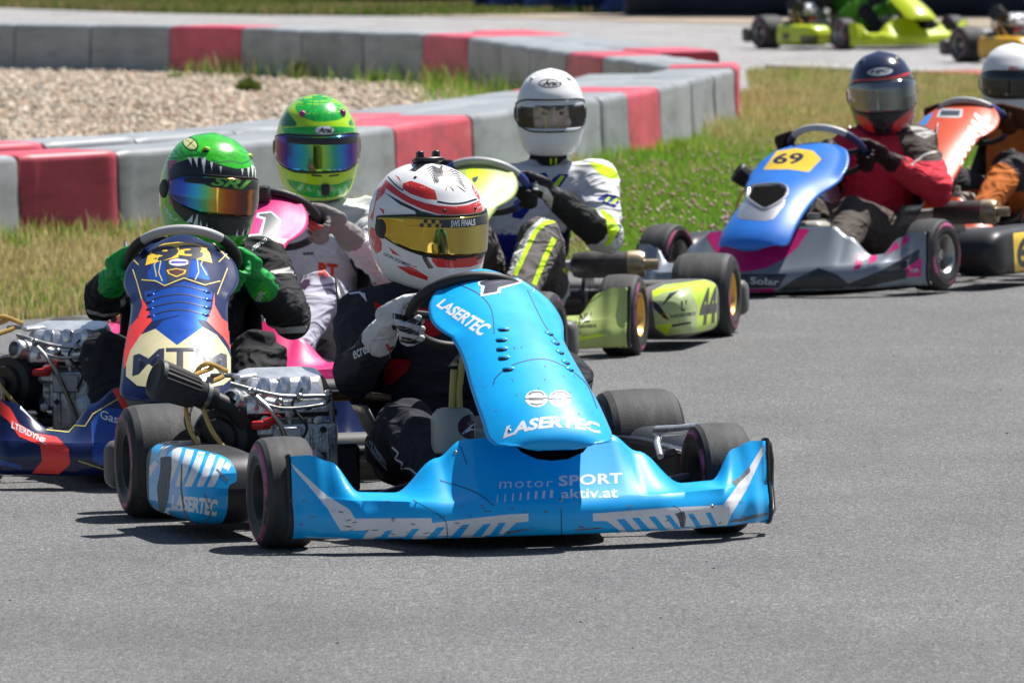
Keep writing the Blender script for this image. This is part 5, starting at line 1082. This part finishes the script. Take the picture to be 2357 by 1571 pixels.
decal('brow', [Z1(stroke(catmull([(1110, 360), (1160, 280), (1235, 205), (1300, 175)], 4), 8)), Z1(stroke(catmull([(1125, 330), (1200, 335), (1275, 318), (1370, 310)], 4), 12)), Z1(stroke(catmull([(1430, 345), (1480, 365), (1560, 355), (1640, 370), (1700, 345)], 4), 12))], t, prnt('mid_green_lacquer', '1C8A2C', scuff=0, coat=.7), h_, off=.0013, step=5)
decal('scales', [Z1(ellp(1150+(k*67) % 190+(k*13) % 7, 255+(k*29) % 75, 9, 6)) for k in range(22)]+[Z1(ellp(1450+(k*43) % 230, 275+(k*17) % 60, 6, 4)) for k in range(30)], t, prnt('mid_green_lacquer', '1C8A2C'), h_, off=.0013, step=6)
bumps(K2, t, Z1([(1395, 275), (1690, 320)]), prnt('acid_yellow_lacquer', 'A8D820', scuff=0, coat=.8), (.012, .009, .012), h_, 'nostril', True)
decal('signature', [Z1(stroke(catmull([(1112, 660), (1135, 690), (1125, 700), (1160, 725), (1150, 735), (1195, 755), (1205, 740)], 3), 8))], t, M_white, h_, off=.0018, step=5)
decal('visor_strip', [Z1([(1243, 438), (1375, 448), (1560, 465), (1742, 488), (1738, 548), (1600, 552), (1430, 532), (1380, 512), (1250, 500)])], tv, M_blk, h_, off=.003, step=6)
decal('lettering', [text('SRI', *Z1([(1425, 518), (1675, 550), (1700, 487), (1445, 460)]), bold=.03, shear=.25)], tv, prnt('leaf_print', '6FBE3A', scuff=0), h_, off=.004, step=4)
mb = MB(); mb.capsule(on_helmet(D2, .075, 150), .02, on_helmet(D2, .06, 175), .03); build(mb, 'fin', M_rep, h_)
tb = bvh(D2['body']); b_ = D2['body']; M_lg = cloth('pale_suit_stripe', 'B8B6B0')
decal('suit_stripe', [Z1([(1760, 1112), (1900, 1085), (1990, 1063), (2015, 1100), (2035, 1170), (1975, 1112), (1880, 1115), (1760, 1152)]), Z1([(1685, 1403), (1760, 1445), (1900, 1482), (2085, 1468), (2065, 1515), (1900, 1522), (1720, 1445)]), Z1([(562, 1348), (700, 1388), (812, 1378), (812, 1400), (700, 1408), (590, 1384)])], tb, M_lg, b_, off=.003, step=7)
decal('lettering', [text('sparco', *Z1([(1712, 975), (1815, 905), (1800, 870), (1700, 940)]), bold=.02)], tb, cloth('white_embroidery'), b_, off=.004, step=4)
tg = bvh(D2['gl']['l'][0]); decal('lettering', [text('MIR', *Z1([(1735, 1360), (1800, 1240), (1770, 1220), (1705, 1330)]), bold=.03)], tg, cloth('white_embroidery'), D2['gl']['l'][0], off=.002, step=4)
decal('cuff', [Z1([(1640, 1330), (1780, 1170), (1840, 1230), (1830, 1300), (1745, 1400)])], tg, cloth('bright_green_cuff', '46C53C'), D2['gl']['l'][0], off=.001, step=6)

SWC.z = .528
# ================================================================ pink kart
ZA = lambda P: Z(550, 180, .3316, P); ZB = lambda P: Z(1020, 120, .4529, P); ZC = lambda P: Z(1430, 90, .4018, P); ZD = lambda P: Z(1700, 0, .2794, P)
M_pink = paint('hot_pink_bodywork', 'F2347F', scuff=.08)
K3 = kart('hot pink kart half hidden behind the two leading karts', -.805, 25.18, -15)
body_kart(K3, M_pink, M_pink, M_pink, rot=.1)
t = bvh(K3['panel']); p_ = K3['panel']
decal('number', [ZA([(30, 1105), (75, 1085), (140, 1080), (172, 980), (120, 965), (130, 935), (225, 924), (294, 985), (250, 1125), (60, 1130)])], t, M_white, p_, step=5)
decal('number', [ZA([(138, 943), (222, 932), (284, 988), (246, 1116), (66, 1120), (80, 1095), (158, 1088), (186, 968), (140, 956)])], t, prnt('slate_print', '3A4048'), p_, off=.0034, step=5)
mb = MB(); mb.box((0, 0, .028), (.085, .05, .03), bev=.008, seg=2); mb.box((0, 0, 0), (.03, .03, .04), bev=.004); build(mb, 'lap_timer', M_black, K3['root'], K3['M']@sw_frame(.1)@T(.01, .142, .01)@RX(-.6))
WHT = (.62, .62, .63); GRY = (.30, .30, .34)
def col3(n, p):
    if n[:4] in ('thig', 'calf', 'hipr', 'hipl'): return (.42, .42, .50)
    return WHT
M_glove_gr = cloth('grey_glove_suede', '8E8A86', rough=.8)
D3 = driver('driver in white suit and lime green helmet on the pink kart', K3, M_suit, col3, M_glove_gr, head=loc(K3, 730, 332, .86), rot=.1, hands=(90, 112),
            elb={'l': loc(K3, 880, 618, .66)}, sh={'l': loc(K3, 850, 505, .88), 'r': loc(K3, 655, 510, .86)}, kne={'l': loc(K3, 735, 675, .30)}, seed=21)
M_lime = mat('lime_lacquer', hx('B4E70E'), rough=.22, coat=.9, var=.06)
V3 = visor_mat('peacock_mirror_visor', [(0, (.25, .03, .2)), (.2, (.2, .02, .25)), (.28, (.05, .03, .55)), (.36, (.02, .3, .65)), (.44, (.03, .45, .35)), (.5, (.35, .6, .05)), (.55, (.3, .65, .08)), (.62, (.03, .4, .3)), (.68, (.04, .25, .7)), (.76, (.06, .02, .4)), (.85, (.2, .02, .12)), (1, (.1, .02, .05))], rough=.08)
H3 = helmet(D3, M_lime, 5, 8, 0, size=.985, zs=1.10, visor=V3, at_px=(730, 329), vtop=.031, vbot=-.056)
t = bvh(H3); tv = bvh(D3['visor']); h_ = H3; Gc = mat('circuit_green_lacquer', hx('12B53A'), rough=.22, coat=.9, var=.25, scale=40); Gd = prnt('bottle_green_lacquer', '1B7A45', coat=.8, scuff=0)
decal('crown_patch', [ZA([(388, 150), (420, 105), (480, 85), (560, 80), (650, 92), (715, 130), (748, 190), (740, 265), (690, 290), (600, 302), (520, 300), (430, 268), (392, 215)])], t, Gc, h_, off=.0013, step=6)
decal('side_patch', [ZA([(285, 245), (335, 200), (350, 250), (405, 318), (390, 335), (300, 335), (272, 290)]), ZA([(760, 310), (800, 235), (822, 290), (828, 335), (770, 330)]), ZA([(330, 700), (400, 715), (500, 738), (600, 745), (700, 732), (790, 690), (770, 760), (720, 805), (620, 832), (500, 828), (420, 800), (360, 750)])], t, Gd, h_, off=.0013, step=6)
decal('chin_patch', [ZA([(345, 705), (400, 720), (500, 743), (600, 750), (700, 737), (780, 700), (765, 755), (715, 800), (620, 826), (500, 822), (425, 795), (370, 750)])], t, Gc, h_, off=.003, step=6)
decal('brow_band', [ZA([(298, 348), (420, 338), (560, 334), (700, 336), (828, 346), (818, 392), (700, 412), (560, 414), (430, 408), (320, 388)])], t, Gc, h_, off=.0015, step=6)
decal('oval_badge', [ZA(ellp(595, 362, 66, 30))], t, M_white, h_, off=.0022, step=5); decal('lettering', [text('Arai', *ZA([(550, 380), (645, 380), (645, 340), (555, 342)]), bold=.04, shear=.2)], t, M_blk, h_, off=.0030, step=3)
decal('circuit_line', [ZA(stroke(P, 7)) for P in ([(520, 95), (510, 200), (470, 240)], [(560, 90), (560, 180), (600, 220), (600, 295)], [(640, 100), (630, 190), (660, 240), (640, 290)], [(450, 120), (440, 170)], [(540, 190), (500, 250), (520, 290)])], t, Gd, h_, off=.002, step=5)
decal('visor_strip', [ZA([(320, 395), (430, 410), (560, 416), (700, 414), (822, 396), (820, 450), (700, 462), (560, 464), (440, 460), (330, 450)])], tv, M_blk, h_, off=.003, step=6)
decal('chin_vent', [ZA([(502, 666), (575, 674), (575, 686), (505, 680)]), ZA([(625, 675), (695, 664), (695, 676), (628, 686)])], t, M_blk, h_, off=.002, step=4)
for x, y in ZA([(440, 235), (718, 228)]):
    d = ray(x, y).normalized(); h = t.ray_cast(CAM, d, 100); mb = MB(); mb.capsule(h[0]+Vector((0, .02, .002)), .006, h[0]+Vector((0, -.004, -.006)), .0115, 10); build(mb, 'vent_horn', mat('purple_lacquer', (.28, .01, .17), rough=.2, coat=.8), h_)
d = ray(*ZA([(603, 775)])[0]).normalized(); h = t.ray_cast(CAM, d, 100); mb = MB(); mb.box((0, 0, 0), (.026, .03, .036), frame(h[0]+Vector((0, -.006, 0)), (1, 0, 0), (0, 1, 0), (0, 0, 1)), bev=.006, seg=2); build(mb, 'chin_camera', M_black, h_)
tb = bvh(D3['body']); b_ = D3['body']; M_rt = cloth('orange_red_embroidery', 'E2472A'); M_ink = cloth('black_embroidery', '15151A')
decal('lettering', [text('veritas', *ZA([(600, 968), (718, 978), (718, 948), (600, 940)]), bold=.02), text('www.', *ZA([(445, 1232), (525, 1228), (525, 1205), (440, 1210)]), bold=.03)], tb, M_ink, b_, off=.003, step=3)
decal('lettering', [text('RT', *ZA([(550, 1372), (685, 1385), (685, 1290), (550, 1275)]), bold=.06)], tb, M_rt, b_, off=.003, step=4)
decal('suit_stripe', [ZA([(775, 1215), (800, 1300), (860, 1370), (960, 1425), (900, 1440), (810, 1350), (770, 1270)]), ZA([(560, 1330), (640, 1360), (690, 1500), (610, 1500), (560, 1400)])], tb, cloth('violet_grey_panel', '4C4A62'), b_, off=.003, step=7)
tg = bvh(D3['gl']['l'][0]); decal('glove_panel', [ZA([(480, 990), (590, 975), (580, 1040), (500, 1065), (478, 1030)])], tg, M_red, D3['gl']['l'][0], off=.002, step=5)

# ================================================================ lime kart 44
M_pl = paint('pale_lime_bodywork', 'A9B96A', scuff=.08, coat=.3); M_fl = prnt('fluorescent_lime', 'CBEE12')
K4 = kart('pale lime kart number 44 with gold rims', -.157, 27.47, -12, 0, M_gold)
body_kart(K4, M_pl, M_pl, M_grey_pl, panel_kw=dict(skew=-.12), rot=-.25, top=mat('grey_wheel_leather', (.45, .45, .46)), grip=mat('blue_grip', (.03, .06, .30), rough=.5))
t = bvh(K4['panel']); p_ = K4['panel']; Z6 = lambda P: Z(780, 230, .19133, P)
decal('lime_flash', [Z6([(1520, 850), (1600, 820), (1800, 850), (1950, 930), (2060, 1010), (2080, 1080), (1900, 1100), (1700, 1080), (1560, 1000)])], t, M_fl, p_, step=6)
decal('flash_line', [Z6(stroke([(1640, 1140), (1850, 1110), (2060, 1040)], 10)), Z6(stroke([(1700, 1200), (1900, 1170), (2090, 1100)], 8))], t, prnt('olive_print', '6E7A3A'), p_, off=.0034, step=5)
decal('number', [Z6([(1600, 940), (1680, 915), (1670, 960), (1640, 1000), (1610, 985)])], t, M_navy, p_, off=.0036, step=5)
t = bvh(K4['pod1']); p_ = K4['pod1']
decal('sticker', [ZB([(1062, 1222), (1120, 1182), (1330, 1155), (1392, 1180), (1390, 1402), (1290, 1422), (1130, 1442), (1078, 1400), (1066, 1300)])], t, prnt('pale_lime_print', 'B4C688'), p_, step=6)
decal('lime_flash', [ZB([(1062, 1214), (1125, 1182), (1330, 1157), (1385, 1180), (1255, 1192), (1120, 1222), (1068, 1252)]), ZB([(1255, 1192), (1388, 1182), (1390, 1402), (1285, 1422), (1295, 1300)]), ZB([(1076, 1388), (1165, 1374), (1135, 1440)])], t, M_fl, p_, off=.0034, step=6)
decal('flash_line', [ZB([(1066, 1262), (1100, 1285), (1150, 1362), (1120, 1350), (1070, 1300)]), ZB([(1160, 1385), (1260, 1368), (1258, 1378), (1165, 1396)]), ZB([(1150, 1225), (1200, 1210), (1110, 1290)])], t, M_blk, p_, off=.0038, step=6)
decal('number', [text('44', *ZB([(1296, 1392), (1388, 1372), (1392, 1192), (1312, 1198)]), bold=.06, shear=.1)], t, M_blk, p_, off=.0044, step=4)
decal('lettering', [text("L'", *ZB([(1208, 1315), (1235, 1312), (1238, 1258), (1210, 1262)]), bold=.02), text('ENERGIEEXPERTE', *ZB([(1155, 1352), (1282, 1335), (1282, 1318), (1155, 1335)]), bold=.02)], t, M_blk, p_, off=.0044, step=3)
t = bvh(K4['nose']); p_ = K4['nose']
decal('lime_flash', [ZB([(640, 1470), (720, 1420), (700, 1445), (800, 1430), (830, 1440), (700, 1462), (655, 1480)])], t, M_fl, p_, step=6)
decal('lettering', [text("NL'", *ZB([(690, 1378), (752, 1366), (755, 1320), (695, 1330)]), bold=.03), text('ENERGIEEXPERTE', *ZB([(640, 1402), (778, 1398), (778, 1380), (640, 1386)]), bold=.02)], t, M_blk, p_, off=.0036, step=3)
decal('flash_line', [ZB(stroke([(640, 1290), (720, 1240), (820, 1205)], 9)), ZB(stroke([(620, 1350), (720, 1290), (810, 1225)], 5))], t, prnt('olive_print', '6E7A3A'), p_, off=.0036, step=5)
BLU = hx('1A2A86')
def col4(n, p):
    if n.startswith('farm'): return (.02, .02, .022)
    if n[:4] in ('thig', 'calf'): return (.13, .115, .115)
    if n.startswith('neck'): return (.02, .02, .03)
    if n.startswith('torso') and p[2] < .36: return BLU
    return (.66, .66, .68)
M_gl4 = cloth('black_white_glove', '26262A', rough=.6)
D4 = driver('driver in white, blue and lime suit wearing a plain white helmet', K4, M_suit, col4, M_gl4, head=loc(K4, 1267, 252, .86), rot=-.25, hands=(90, 88),
            elb={'l': loc(K4, 1392, 545, .68)}, sh={'l': loc(K4, 1372, 420, .88), 'r': loc(K4, 1185, 430, .88)}, kne={'l': loc(K4, 1245, 552, .34), 'r': loc(K4, 1090, 560, .3)}, bulk=1.08, seed=31)
H4 = helmet(D4, M_hw, 5, 3, 0, size=.885, zs=1.12, visor=clear_visor('smoke_tinted_visor', (.96, .97, .98), .045), open_=True, at_px=(1267, 252), vtop=.030, vbot=-.060, vaz=100)
Hm = D4['Hm']; mb = MB(); mb.ell((0, -.015, -.02), (.068, .098, .125), 28, 20); mb.ell((0, -.117, -.028), (.013, .018, .026), 12, 8); mb.ell((0, -.112, -.01), (.010, .014, .03), 12, 8)
for sg in (-1, 1): mb.ell((sg*.033, -.098, .012), (.026, .016, .011), 12, 8); mb.ell((sg*.045, -.085, -.04), (.026, .025, .024), 12, 8)
V, N_, F = remesh(mb, .004, 4, 'face'); mb = MB(); mb.add(V, F); fc = build(mb, 'face', mat('skin', (.72, .48, .38), rough=.5, var=.1, scale=30), D4['root'], Hm, smooth=180)
for sg in (-1, 1):
    mb = MB(); mb.ell((sg*.031, -.099, -.006), (.016, .011, .0065), 12, 8); ey = build(mb, 'eye', mat('eye_white', (.30, .28, .26), rough=.4), fc, Hm)
    mb = MB(); mb.ell((sg*.031, -.109, -.0065), (.0075, .004, .0062), 10, 6); build(mb, 'iris', mat('iris_brown', (.02, .014, .012), rough=.5), fc, Hm)
    mb = MB(); mb.tube([(sg*.012, -.114, .008), (sg*.034, -.112, .016), (sg*.056, -.094, .008)], [.006, .0075, .004], 8); build(mb, 'eyebrow', mat('brow_hair', (.05, .03, .02), rough=.8), fc, Hm)
mb = MB(); mb.ell((0, .0, -.01), (.108, .118, .12), 24, 16); 
t = bvh(H4); h_ = H4
decal('oval_badge', [ZB(ellp(543, 160, 60, 23))], t, M_blk, h_, off=.0012, step=5); decal('oval_badge', [ZB(ellp(543, 160, 53, 17))], t, M_white, h_, off=.0018, step=5)
decal('lettering', [text('Arai', *ZB([(508, 172), (582, 172), (582, 142), (512, 144)]), bold=.04, shear=.2)], t, M_blk, h_, off=.0026, step=3)
decal('chin_vent', [ZB([(497, 402), (545, 404), (545, 412), (497, 410)]), ZB([(578, 402), (625, 398), (625, 406), (578, 410)])], t, M_blk, h_, off=.0016, step=4)
for x, y in ZB([(455, 130), (635, 130)]):
    d = ray(x, y).normalized(); h = t.ray_cast(CAM, d, 100); mb = MB(); mb.capsule(h[0]+Vector((0, .02, .0)), .005, h[0]+Vector((0, -.003, -.006)), .0105, 10); build(mb, 'vent_horn', M_hw, h_)
tb = bvh(D4['body']); b_ = D4['body']; M_lc = cloth('lime_suit_panel', 'C4EA14'); M_bc = cloth('royal_blue_suit_panel', '1C2C8C'); M_wc = cloth('white_suit_panel', 'D9D9DE')
decal('blue_panel', [ZB([(500, 720), (560, 640), (590, 620), (640, 620), (560, 735), (520, 760)]), ZB([(470, 620), (520, 612), (540, 640), (500, 680), (460, 690)]), ZB([(785, 745), (830, 718), (915, 742), (870, 790), (800, 762)]), ZB([(830, 860), (912, 882), (880, 948), (845, 905)]), ZB([(360, 760), (430, 720), (440, 800), (400, 850), (350, 840)])], tb, M_bc, b_, off=.003, step=6)
decal('lime_panel', [ZB([(740, 558), (800, 568), (862, 590), (908, 642), (840, 642), (790, 616)]), ZB([(545, 690), (600, 626), (618, 630), (562, 712)]), ZB([(820, 752), (840, 735), (852, 738), (830, 765)]), ZB([(852, 762), (880, 740), (895, 744), (866, 775)]), ZB([(735, 792), (795, 800), (828, 855), (840, 940), (815, 988), (850, 978), (900, 900), (865, 840), (810, 800)]), ZB(stroke([(582, 852), (520, 866), (470, 910), (430, 990), (365, 1132)], 24)), ZB(stroke([(565, 945), (520, 1040), (462, 1180)], 26)), ZB([(600, 1100), (650, 1090), (690, 1180), (690, 1210), (640, 1150)])], tb, M_lc, b_, off=.0035, step=6)
decal('white_panel', [ZB([(430, 902), (500, 842), (560, 828), (590, 845), (520, 858), (465, 900), (350, 1135), (308, 1118)])], tb, M_wc, b_, off=.003, step=6)
decal('collar_mark', [ZB([(543, 540), (553, 538), (553, 572), (543, 574)]), ZB([(568, 538), (578, 538), (578, 572), (568, 574)])], tb, M_lc, b_, off=.004, step=4)
tg = bvh(D4['gl']['l'][0]); decal('glove_panel', [ZB([(390, 672), (460, 665), (530, 690), (560, 740), (550, 800), (520, 820), (500, 760), (510, 710), (440, 690), (395, 700)])], tg, M_wc, D4['gl']['l'][0], off=.002, step=5)

# ================================================================ silver kart 69
M_sil = paint('silver_bodywork', '858D96', metal=.15); M_b69 = paint('mid_blue_bodywork', '2875D2', scuff=.35, coat=.35); M_mag = prnt('magenta_print', 'D11C77')
P69 = [(-.395, .192, .05, .010), (-.408, .200, .095, .022), (-.412, .216, .125, .038), (-.40, .243, .138, .05), (-.365, .279, .142, .05), (-.30, .325, .142, .048), (-.21, .375, .14, .05), (-.11, .42, .145, .05), (-.02, .455, .178, .045), (.06, .485, .188, .04), (.13, .522, .175, .035), (.19, .548, .142, .025), (.23, .563, .085, .02)]
K5 = kart('silver and blue kart number 69 with magenta stripes', 1.0515, 31.12, -25, -4, M_steel, roll=-1.2); K5['B'] = K5['M']@T(-.02, 0, -.025)
body_kart(K5, M_sil, M_b69, M_black, P69, eng=-.26, top=mat('grey_wheel_leather', (.45, .45, .46)), grip=mat('dark_blue_grip', (.02, .03, .12), rough=.5), Bn=K5['M']@T(0, 0, -.02)@RY(RAD(-1.3)), nose_kw=dict(hump=.266, hw=.42, waist_u=.68, waist=.15))
K5['flt'] = air_filter(K5['root'], K5['M'], loc(K5, 1722, 436, .6), (-.45, -.3, .40), L=.07, r0=.032, r1=.037)
t = bvh(K5['panel']); p_ = K5['panel']
decal('number_plate', [ZC([(812, 748), (890, 642), (1000, 625), (1100, 640), (1146, 688), (1075, 762), (960, 746)])], t, M_yl, p_, step=6)
decal('number', [text('69', *ZC([(858, 716), (1032, 716), (1052, 650), (890, 655)]), bold=.03)], t, M_navy, p_, off=.0034, step=4)
decal('intake_frame', [ZC([(662, 1015), (710, 880), (770, 830), (900, 828), (950, 862), (935, 950), (872, 1032), (820, 1042), (680, 1032)])], t, mat('bare_aluminium', (.6, .6, .62), rough=.3, metal=.8), p_, off=.0034, step=6)
decal('air_intake', [ZC([(728, 905), (760, 848), (900, 836), (945, 860), (930, 912), (850, 962), (810, 970), (745, 925)])], t, M_hole, p_, off=.0046, step=6)
def lip(P, tree, r, m, parent, name):
    pts = []
    for x, y in P:
        d = ray(x, y).normalized(); h = tree.ray_cast(CAM, d, 100)
        if h[0] is not None: pts.append(h[0]+h[1]*(r*.5 if h[1].dot(d) < 0 else -r*.5))
    mb = MB(); mb.tube(pts, r, 8, closed=True); return build(mb, name, m, parent)
lip(ZC(catmull([(722, 905), (755, 845), (900, 832), (950, 858), (935, 912), (855, 965), (810, 974), (740, 928), (722, 905)], 4)[:-1]), t, .0055, _mats['bare_aluminium'], p_, 'intake_lip')
t = bvh(K5['nose']); p_ = K5['nose']
decal('magenta_crescent', [ZC([(470, 1100), (560, 1085), (620, 1180), (700, 1200), (800, 1180), (940, 1080), (1080, 1090), (1010, 1190), (930, 1260), (830, 1310), (700, 1335), (620, 1310), (560, 1250), (510, 1170)])], t, M_mag, p_, step=6)
decal('black_sweep', [ZC([(880, 1450), (1000, 1370), (1130, 1310), (1240, 1350), (1300, 1400), (1480, 1330), (1640, 1240), (1710, 1200), (1700, 1290), (1630, 1370), (1300, 1440), (960, 1478)]), ZC([(670, 1345), (950, 1345), (900, 1420), (690, 1425)])], t, prnt('charcoal_print', '2A2B30'), p_, step=7)
decal('magenta_bar', [ZC(P) for P in ([(1345, 1238), (1396, 1220), (1372, 1308), (1330, 1325)], [(1430, 1208), (1482, 1186), (1462, 1268), (1415, 1290)], [(1532, 1152), (1562, 1132), (1596, 1195), (1510, 1236)], [(1610, 1118), (1656, 1106), (1646, 1160), (1600, 1186)], [(690, 1432), (880, 1426), (868, 1452), (700, 1458)], [(1632, 1312), (1720, 1248), (1718, 1360), (1632, 1362)])], t, M_mag, p_, off=.0036, step=6)
decal('lettering', [text('Solar', *ZC([(740, 1404), (906, 1410), (906, 1372), (740, 1362)]), bold=.02), text('TSR', *ZC([(1652, 1338), (1705, 1332), (1705, 1312), (1652, 1318)]), bold=.03)], t, prnt('pale_grey_print', 'C3C6CA'), p_, off=.0044, step=3)
t = bvh(K5['pod1']); decal('number_plate', [ZC([(2245, 1112), (2345, 1100), (2420, 1095), (2420, 1345), (2345, 1345), (2255, 1335)])], t, M_yl, K5['pod1'], step=6); decal('number', [text('69', *ZC([(2268, 1310), (2400, 1315), (2400, 1130), (2262, 1135)]), bold=.04)], t, M_blk, K5['pod1'], off=.0034, step=4)
def col5(n, p):
    if n[:4] in ('thig', 'calf', 'hipr', 'hipl'): return (.085, .068, .058)
    if n.startswith('foot'): return (.02, .02, .02)
    if n == 'shoulderl' or (n == 'uarml' and p[2] > .47): return (.075, .06, .052)
    return (.62, .03, .055)
D5 = driver('driver in red jacket, brown trousers and dark helmet', K5, M_suit, col5, cloth('dark_red_glove', '2E1418', rough=.6), head=loc(K5, 2030, 210, .88), hands=(88, 110),
            elb={'l': loc(K5, 2158, 438, .66), 'r': loc(K5, 1850, 420, .62)}, sh={'l': loc(K5, 2110, 335, .90), 'r': loc(K5, 1975, 335, .88)}, kne={'l': loc(K5, 1962, 500, .36)}, bulk=1.12, seed=41)
M_nv = mat('navy_lacquer', hx('1A2440'), rough=.2, coat=.9, var=.1)
V5 = visor_mat('smoke_mirror_visor', [(0, (.3, .27, .22)), (.3, (.34, .32, .27)), (.45, (.16, .17, .17)), (.6, (.25, .27, .29)), (.7, (.08, .09, .10)), (.85, (.25, .27, .3)), (1, (.3, .3, .3))], rough=.1, metal=.7)
H5 = helmet(D5, M_nv, 2, 4, -4, size=.98, zs=1.10, visor=V5, at_px=(2030, 209), vtop=.036, vbot=-.060, vaz=96)
t = bvh(H5); h_ = H5
decal('red_line', [ZC([(1318, 232), (1420, 230), (1560, 214), (1660, 186), (1660, 200), (1560, 230), (1420, 246), (1320, 246)]), ZC([(1340, 430), (1400, 450), (1440, 500), (1455, 540), (1400, 520), (1360, 480)]), ZC([(1690, 300), (1685, 380), (1650, 480), (1590, 530), (1545, 545), (1560, 480), (1640, 420)])], t, R_, h_, off=.0013, step=5)
decal('chin_black', [ZC([(1400, 425), (1520, 432), (1640, 400), (1570, 470), (1540, 560), (1460, 560), (1440, 490)])], t, M_blk, h_, off=.0012, step=6)
decal('oval_badge', [ZC(ellp(1482, 188, 74, 23, -5))], t, prnt('pale_grey_print', 'C3C6CA'), h_, off=.0016, step=5); decal('lettering', [text('HJC', *ZC([(1425, 203), (1540, 195), (1540, 168), (1428, 178)]), bold=.05, shear=.2)], t, M_navy, h_, off=.0024, step=3)
bumps(K5, t, ZC([(1375, 130), (1580, 110)]), M_black, (.012, .016, .006), h_, 'vent', False)
tb = bvh(D5['body']); b_ = D5['body']
decal('pale_piping', [ZC(stroke([(1660, 722), (1740, 660), (1820, 640), (1890, 690)], 14)), ZC([(1650, 500), (1700, 500), (1815, 535), (1740, 570), (1680, 545)])], tb, cloth('pale_suit_stripe'), b_, off=.003, step=6)

# ================================================================ orange kart
M_orp = paint('orange_bodywork', 'CF5430', scuff=.08, coat=.25)
K6 = kart('orange kart with white diagonal stripes at the right edge', 1.68, 33.44, -26)
body_kart(K6, M_orp, M_orp, M_orp, sx=1.12,  top=mat('grey_wheel_leather', (.45, .45, .46)), grip=mat('blue_grip', (.03, .06, .30)), eng=False)
t = bvh(K6['panel']); p_ = K6['panel']; st = []
for k in range(7):
    a0, a1 = k/7, (k+.52)/7; f = lambda a: (1950-175*a, 925+370*a); g = lambda a: (2085-240*a, 1050+390*a); st.append(ZD([f(a0), g(a0), g(a1), f(a1)]))
decal('stripe', st, t, prnt('dull_white_print', 'C9C9CB', coat=.1), p_, step=5)
decal('blue_edge', [ZD([(1470, 1040), (1540, 960), (1612, 878), (1590, 960), (1540, 1030)]), ZD([(1685, 1490), (1805, 1478), (1805, 1600), (1660, 1600)])], t, prnt('sky_print', '1F93E8'), p_, step=6)
decal('sticker', [ZD([(1630, 965), (1660, 895), (1850, 900), (1840, 965), (1800, 972)])], t, prnt('pale_grey_print', 'C3C6CA'), p_, step=5); decal('sticker_print', [ZD([(1655, 955), (1672, 910), (1825, 912), (1818, 955)])], t, prnt('slate_print', '3A4048'), p_, off=.0034, step=5)
def col6(n, p):
    if n.startswith('farm') or n.startswith('glove'): return (.02, .02, .022)
    if n.startswith('thigh') and p[2] > .25: return (.045, .045, .05)
    if n[:4] in ('thig', 'calf') or (n == 'torso' and p[2] > .3): return (.60, .17, .03)
    return (.022, .022, .024)
D6 = driver('driver in black and orange suit with white helmet, cut by the right edge', K6, M_suit, col6, cloth('orange_black_glove', '4A2A16'), head=loc(K6, 2330, 185, .86), seed=51)
H6 = helmet(D6, M_hw, 0, 4, 0, size=1.02, zs=1.06, visor=visor_mat('black_visor', [(0, (.01, .01, .012)), (1, (.015, .015, .015))], metal=.2), at_px=(2332, 185), vtop=.036, vbot=-.05, vaz=96)
t = bvh(H6); decal('lettering', [text('BELL', *ZD([(2228, 578), (2310, 574), (2310, 548), (2230, 550)]), bold=.04)], t, R_, H6, off=.002, step=3)
decal('shade_band', [ZD([(2010, 600), (2100, 640), (2250, 655), (2352, 650), (2352, 700), (2250, 700), (2060, 695), (2020, 650)])], t, M_blk, H6, off=.0012, step=5)
decal('band_print', [ZD([(2040+k*26, 650+k*2), (2052+k*26, 650+k*2), (2050+k*26, 688), (2038+k*26, 686)]) for k in range(12)], t, M_white, H6, off=.002, step=6)

# ================================================================ two karts far behind
M_yk = paint('yellow_green_bodywork', 'B9C80E', scuff=.1)
K7 = kart('yellow-green kart driving right on the far track', 3.19, 69.6, 30, rim=M_steel)
body_kart(K7, M_yk, M_yk, M_yk, exh=False); K7['flt'] = air_filter(K7['root'], K7['M'], (-.52, .66, .34), (-.8, -.16, .35), L=.11)
t = bvh(K7['nose']); Z7 = lambda P: Z(1650, 0, .30047, P)
decal('air_intake', [Z7([(1500, 130), (1520, 90), (1680, 90), (1720, 140), (1700, 200), (1640, 230), (1560, 220)])], t, M_hole, K7['nose'], off=.004, step=4)
t = bvh(K7['pod-1']); decal('lettering', [Z7([(500, 250), (560, 255), (550, 310), (505, 305)]), Z7([(640, 270), (780, 275), (770, 340), (640, 335)])], t, prnt('olive_black', '3A3D10'), K7['pod-1'], off=.004, step=4)
def col7(n, p): return (.10, .30, .03) if n[:4] in ('thig', 'shou') else ((.04, .16, .02) if n in ('torso', 'chest') else (.02, .02, .024))
D7 = driver('driver in black and green on the far yellow-green kart, head out of frame', K7, M_suit, col7, M_black, seed=61)
helmet(D7, M_hw, 30, 5, 0, visor=_mats.get('x') or visor_mat('black_visor_far', [(0, (.01, .01, .012)), (1, (.015, .015, .015))], metal=.2))
M_am = paint('amber_bodywork', 'D9A51C')
K8 = kart('kart with amber side pod cut off by the upper right edge', 4.53, 63.99, 30, rim=M_steel)
body_kart(K8, M_mb, M_mb, M_am, exh=False); K8['flt'] = air_filter(K8['root'], K8['M'], (-.52, .66, .34), (-.8, -.16, .35), L=.11)
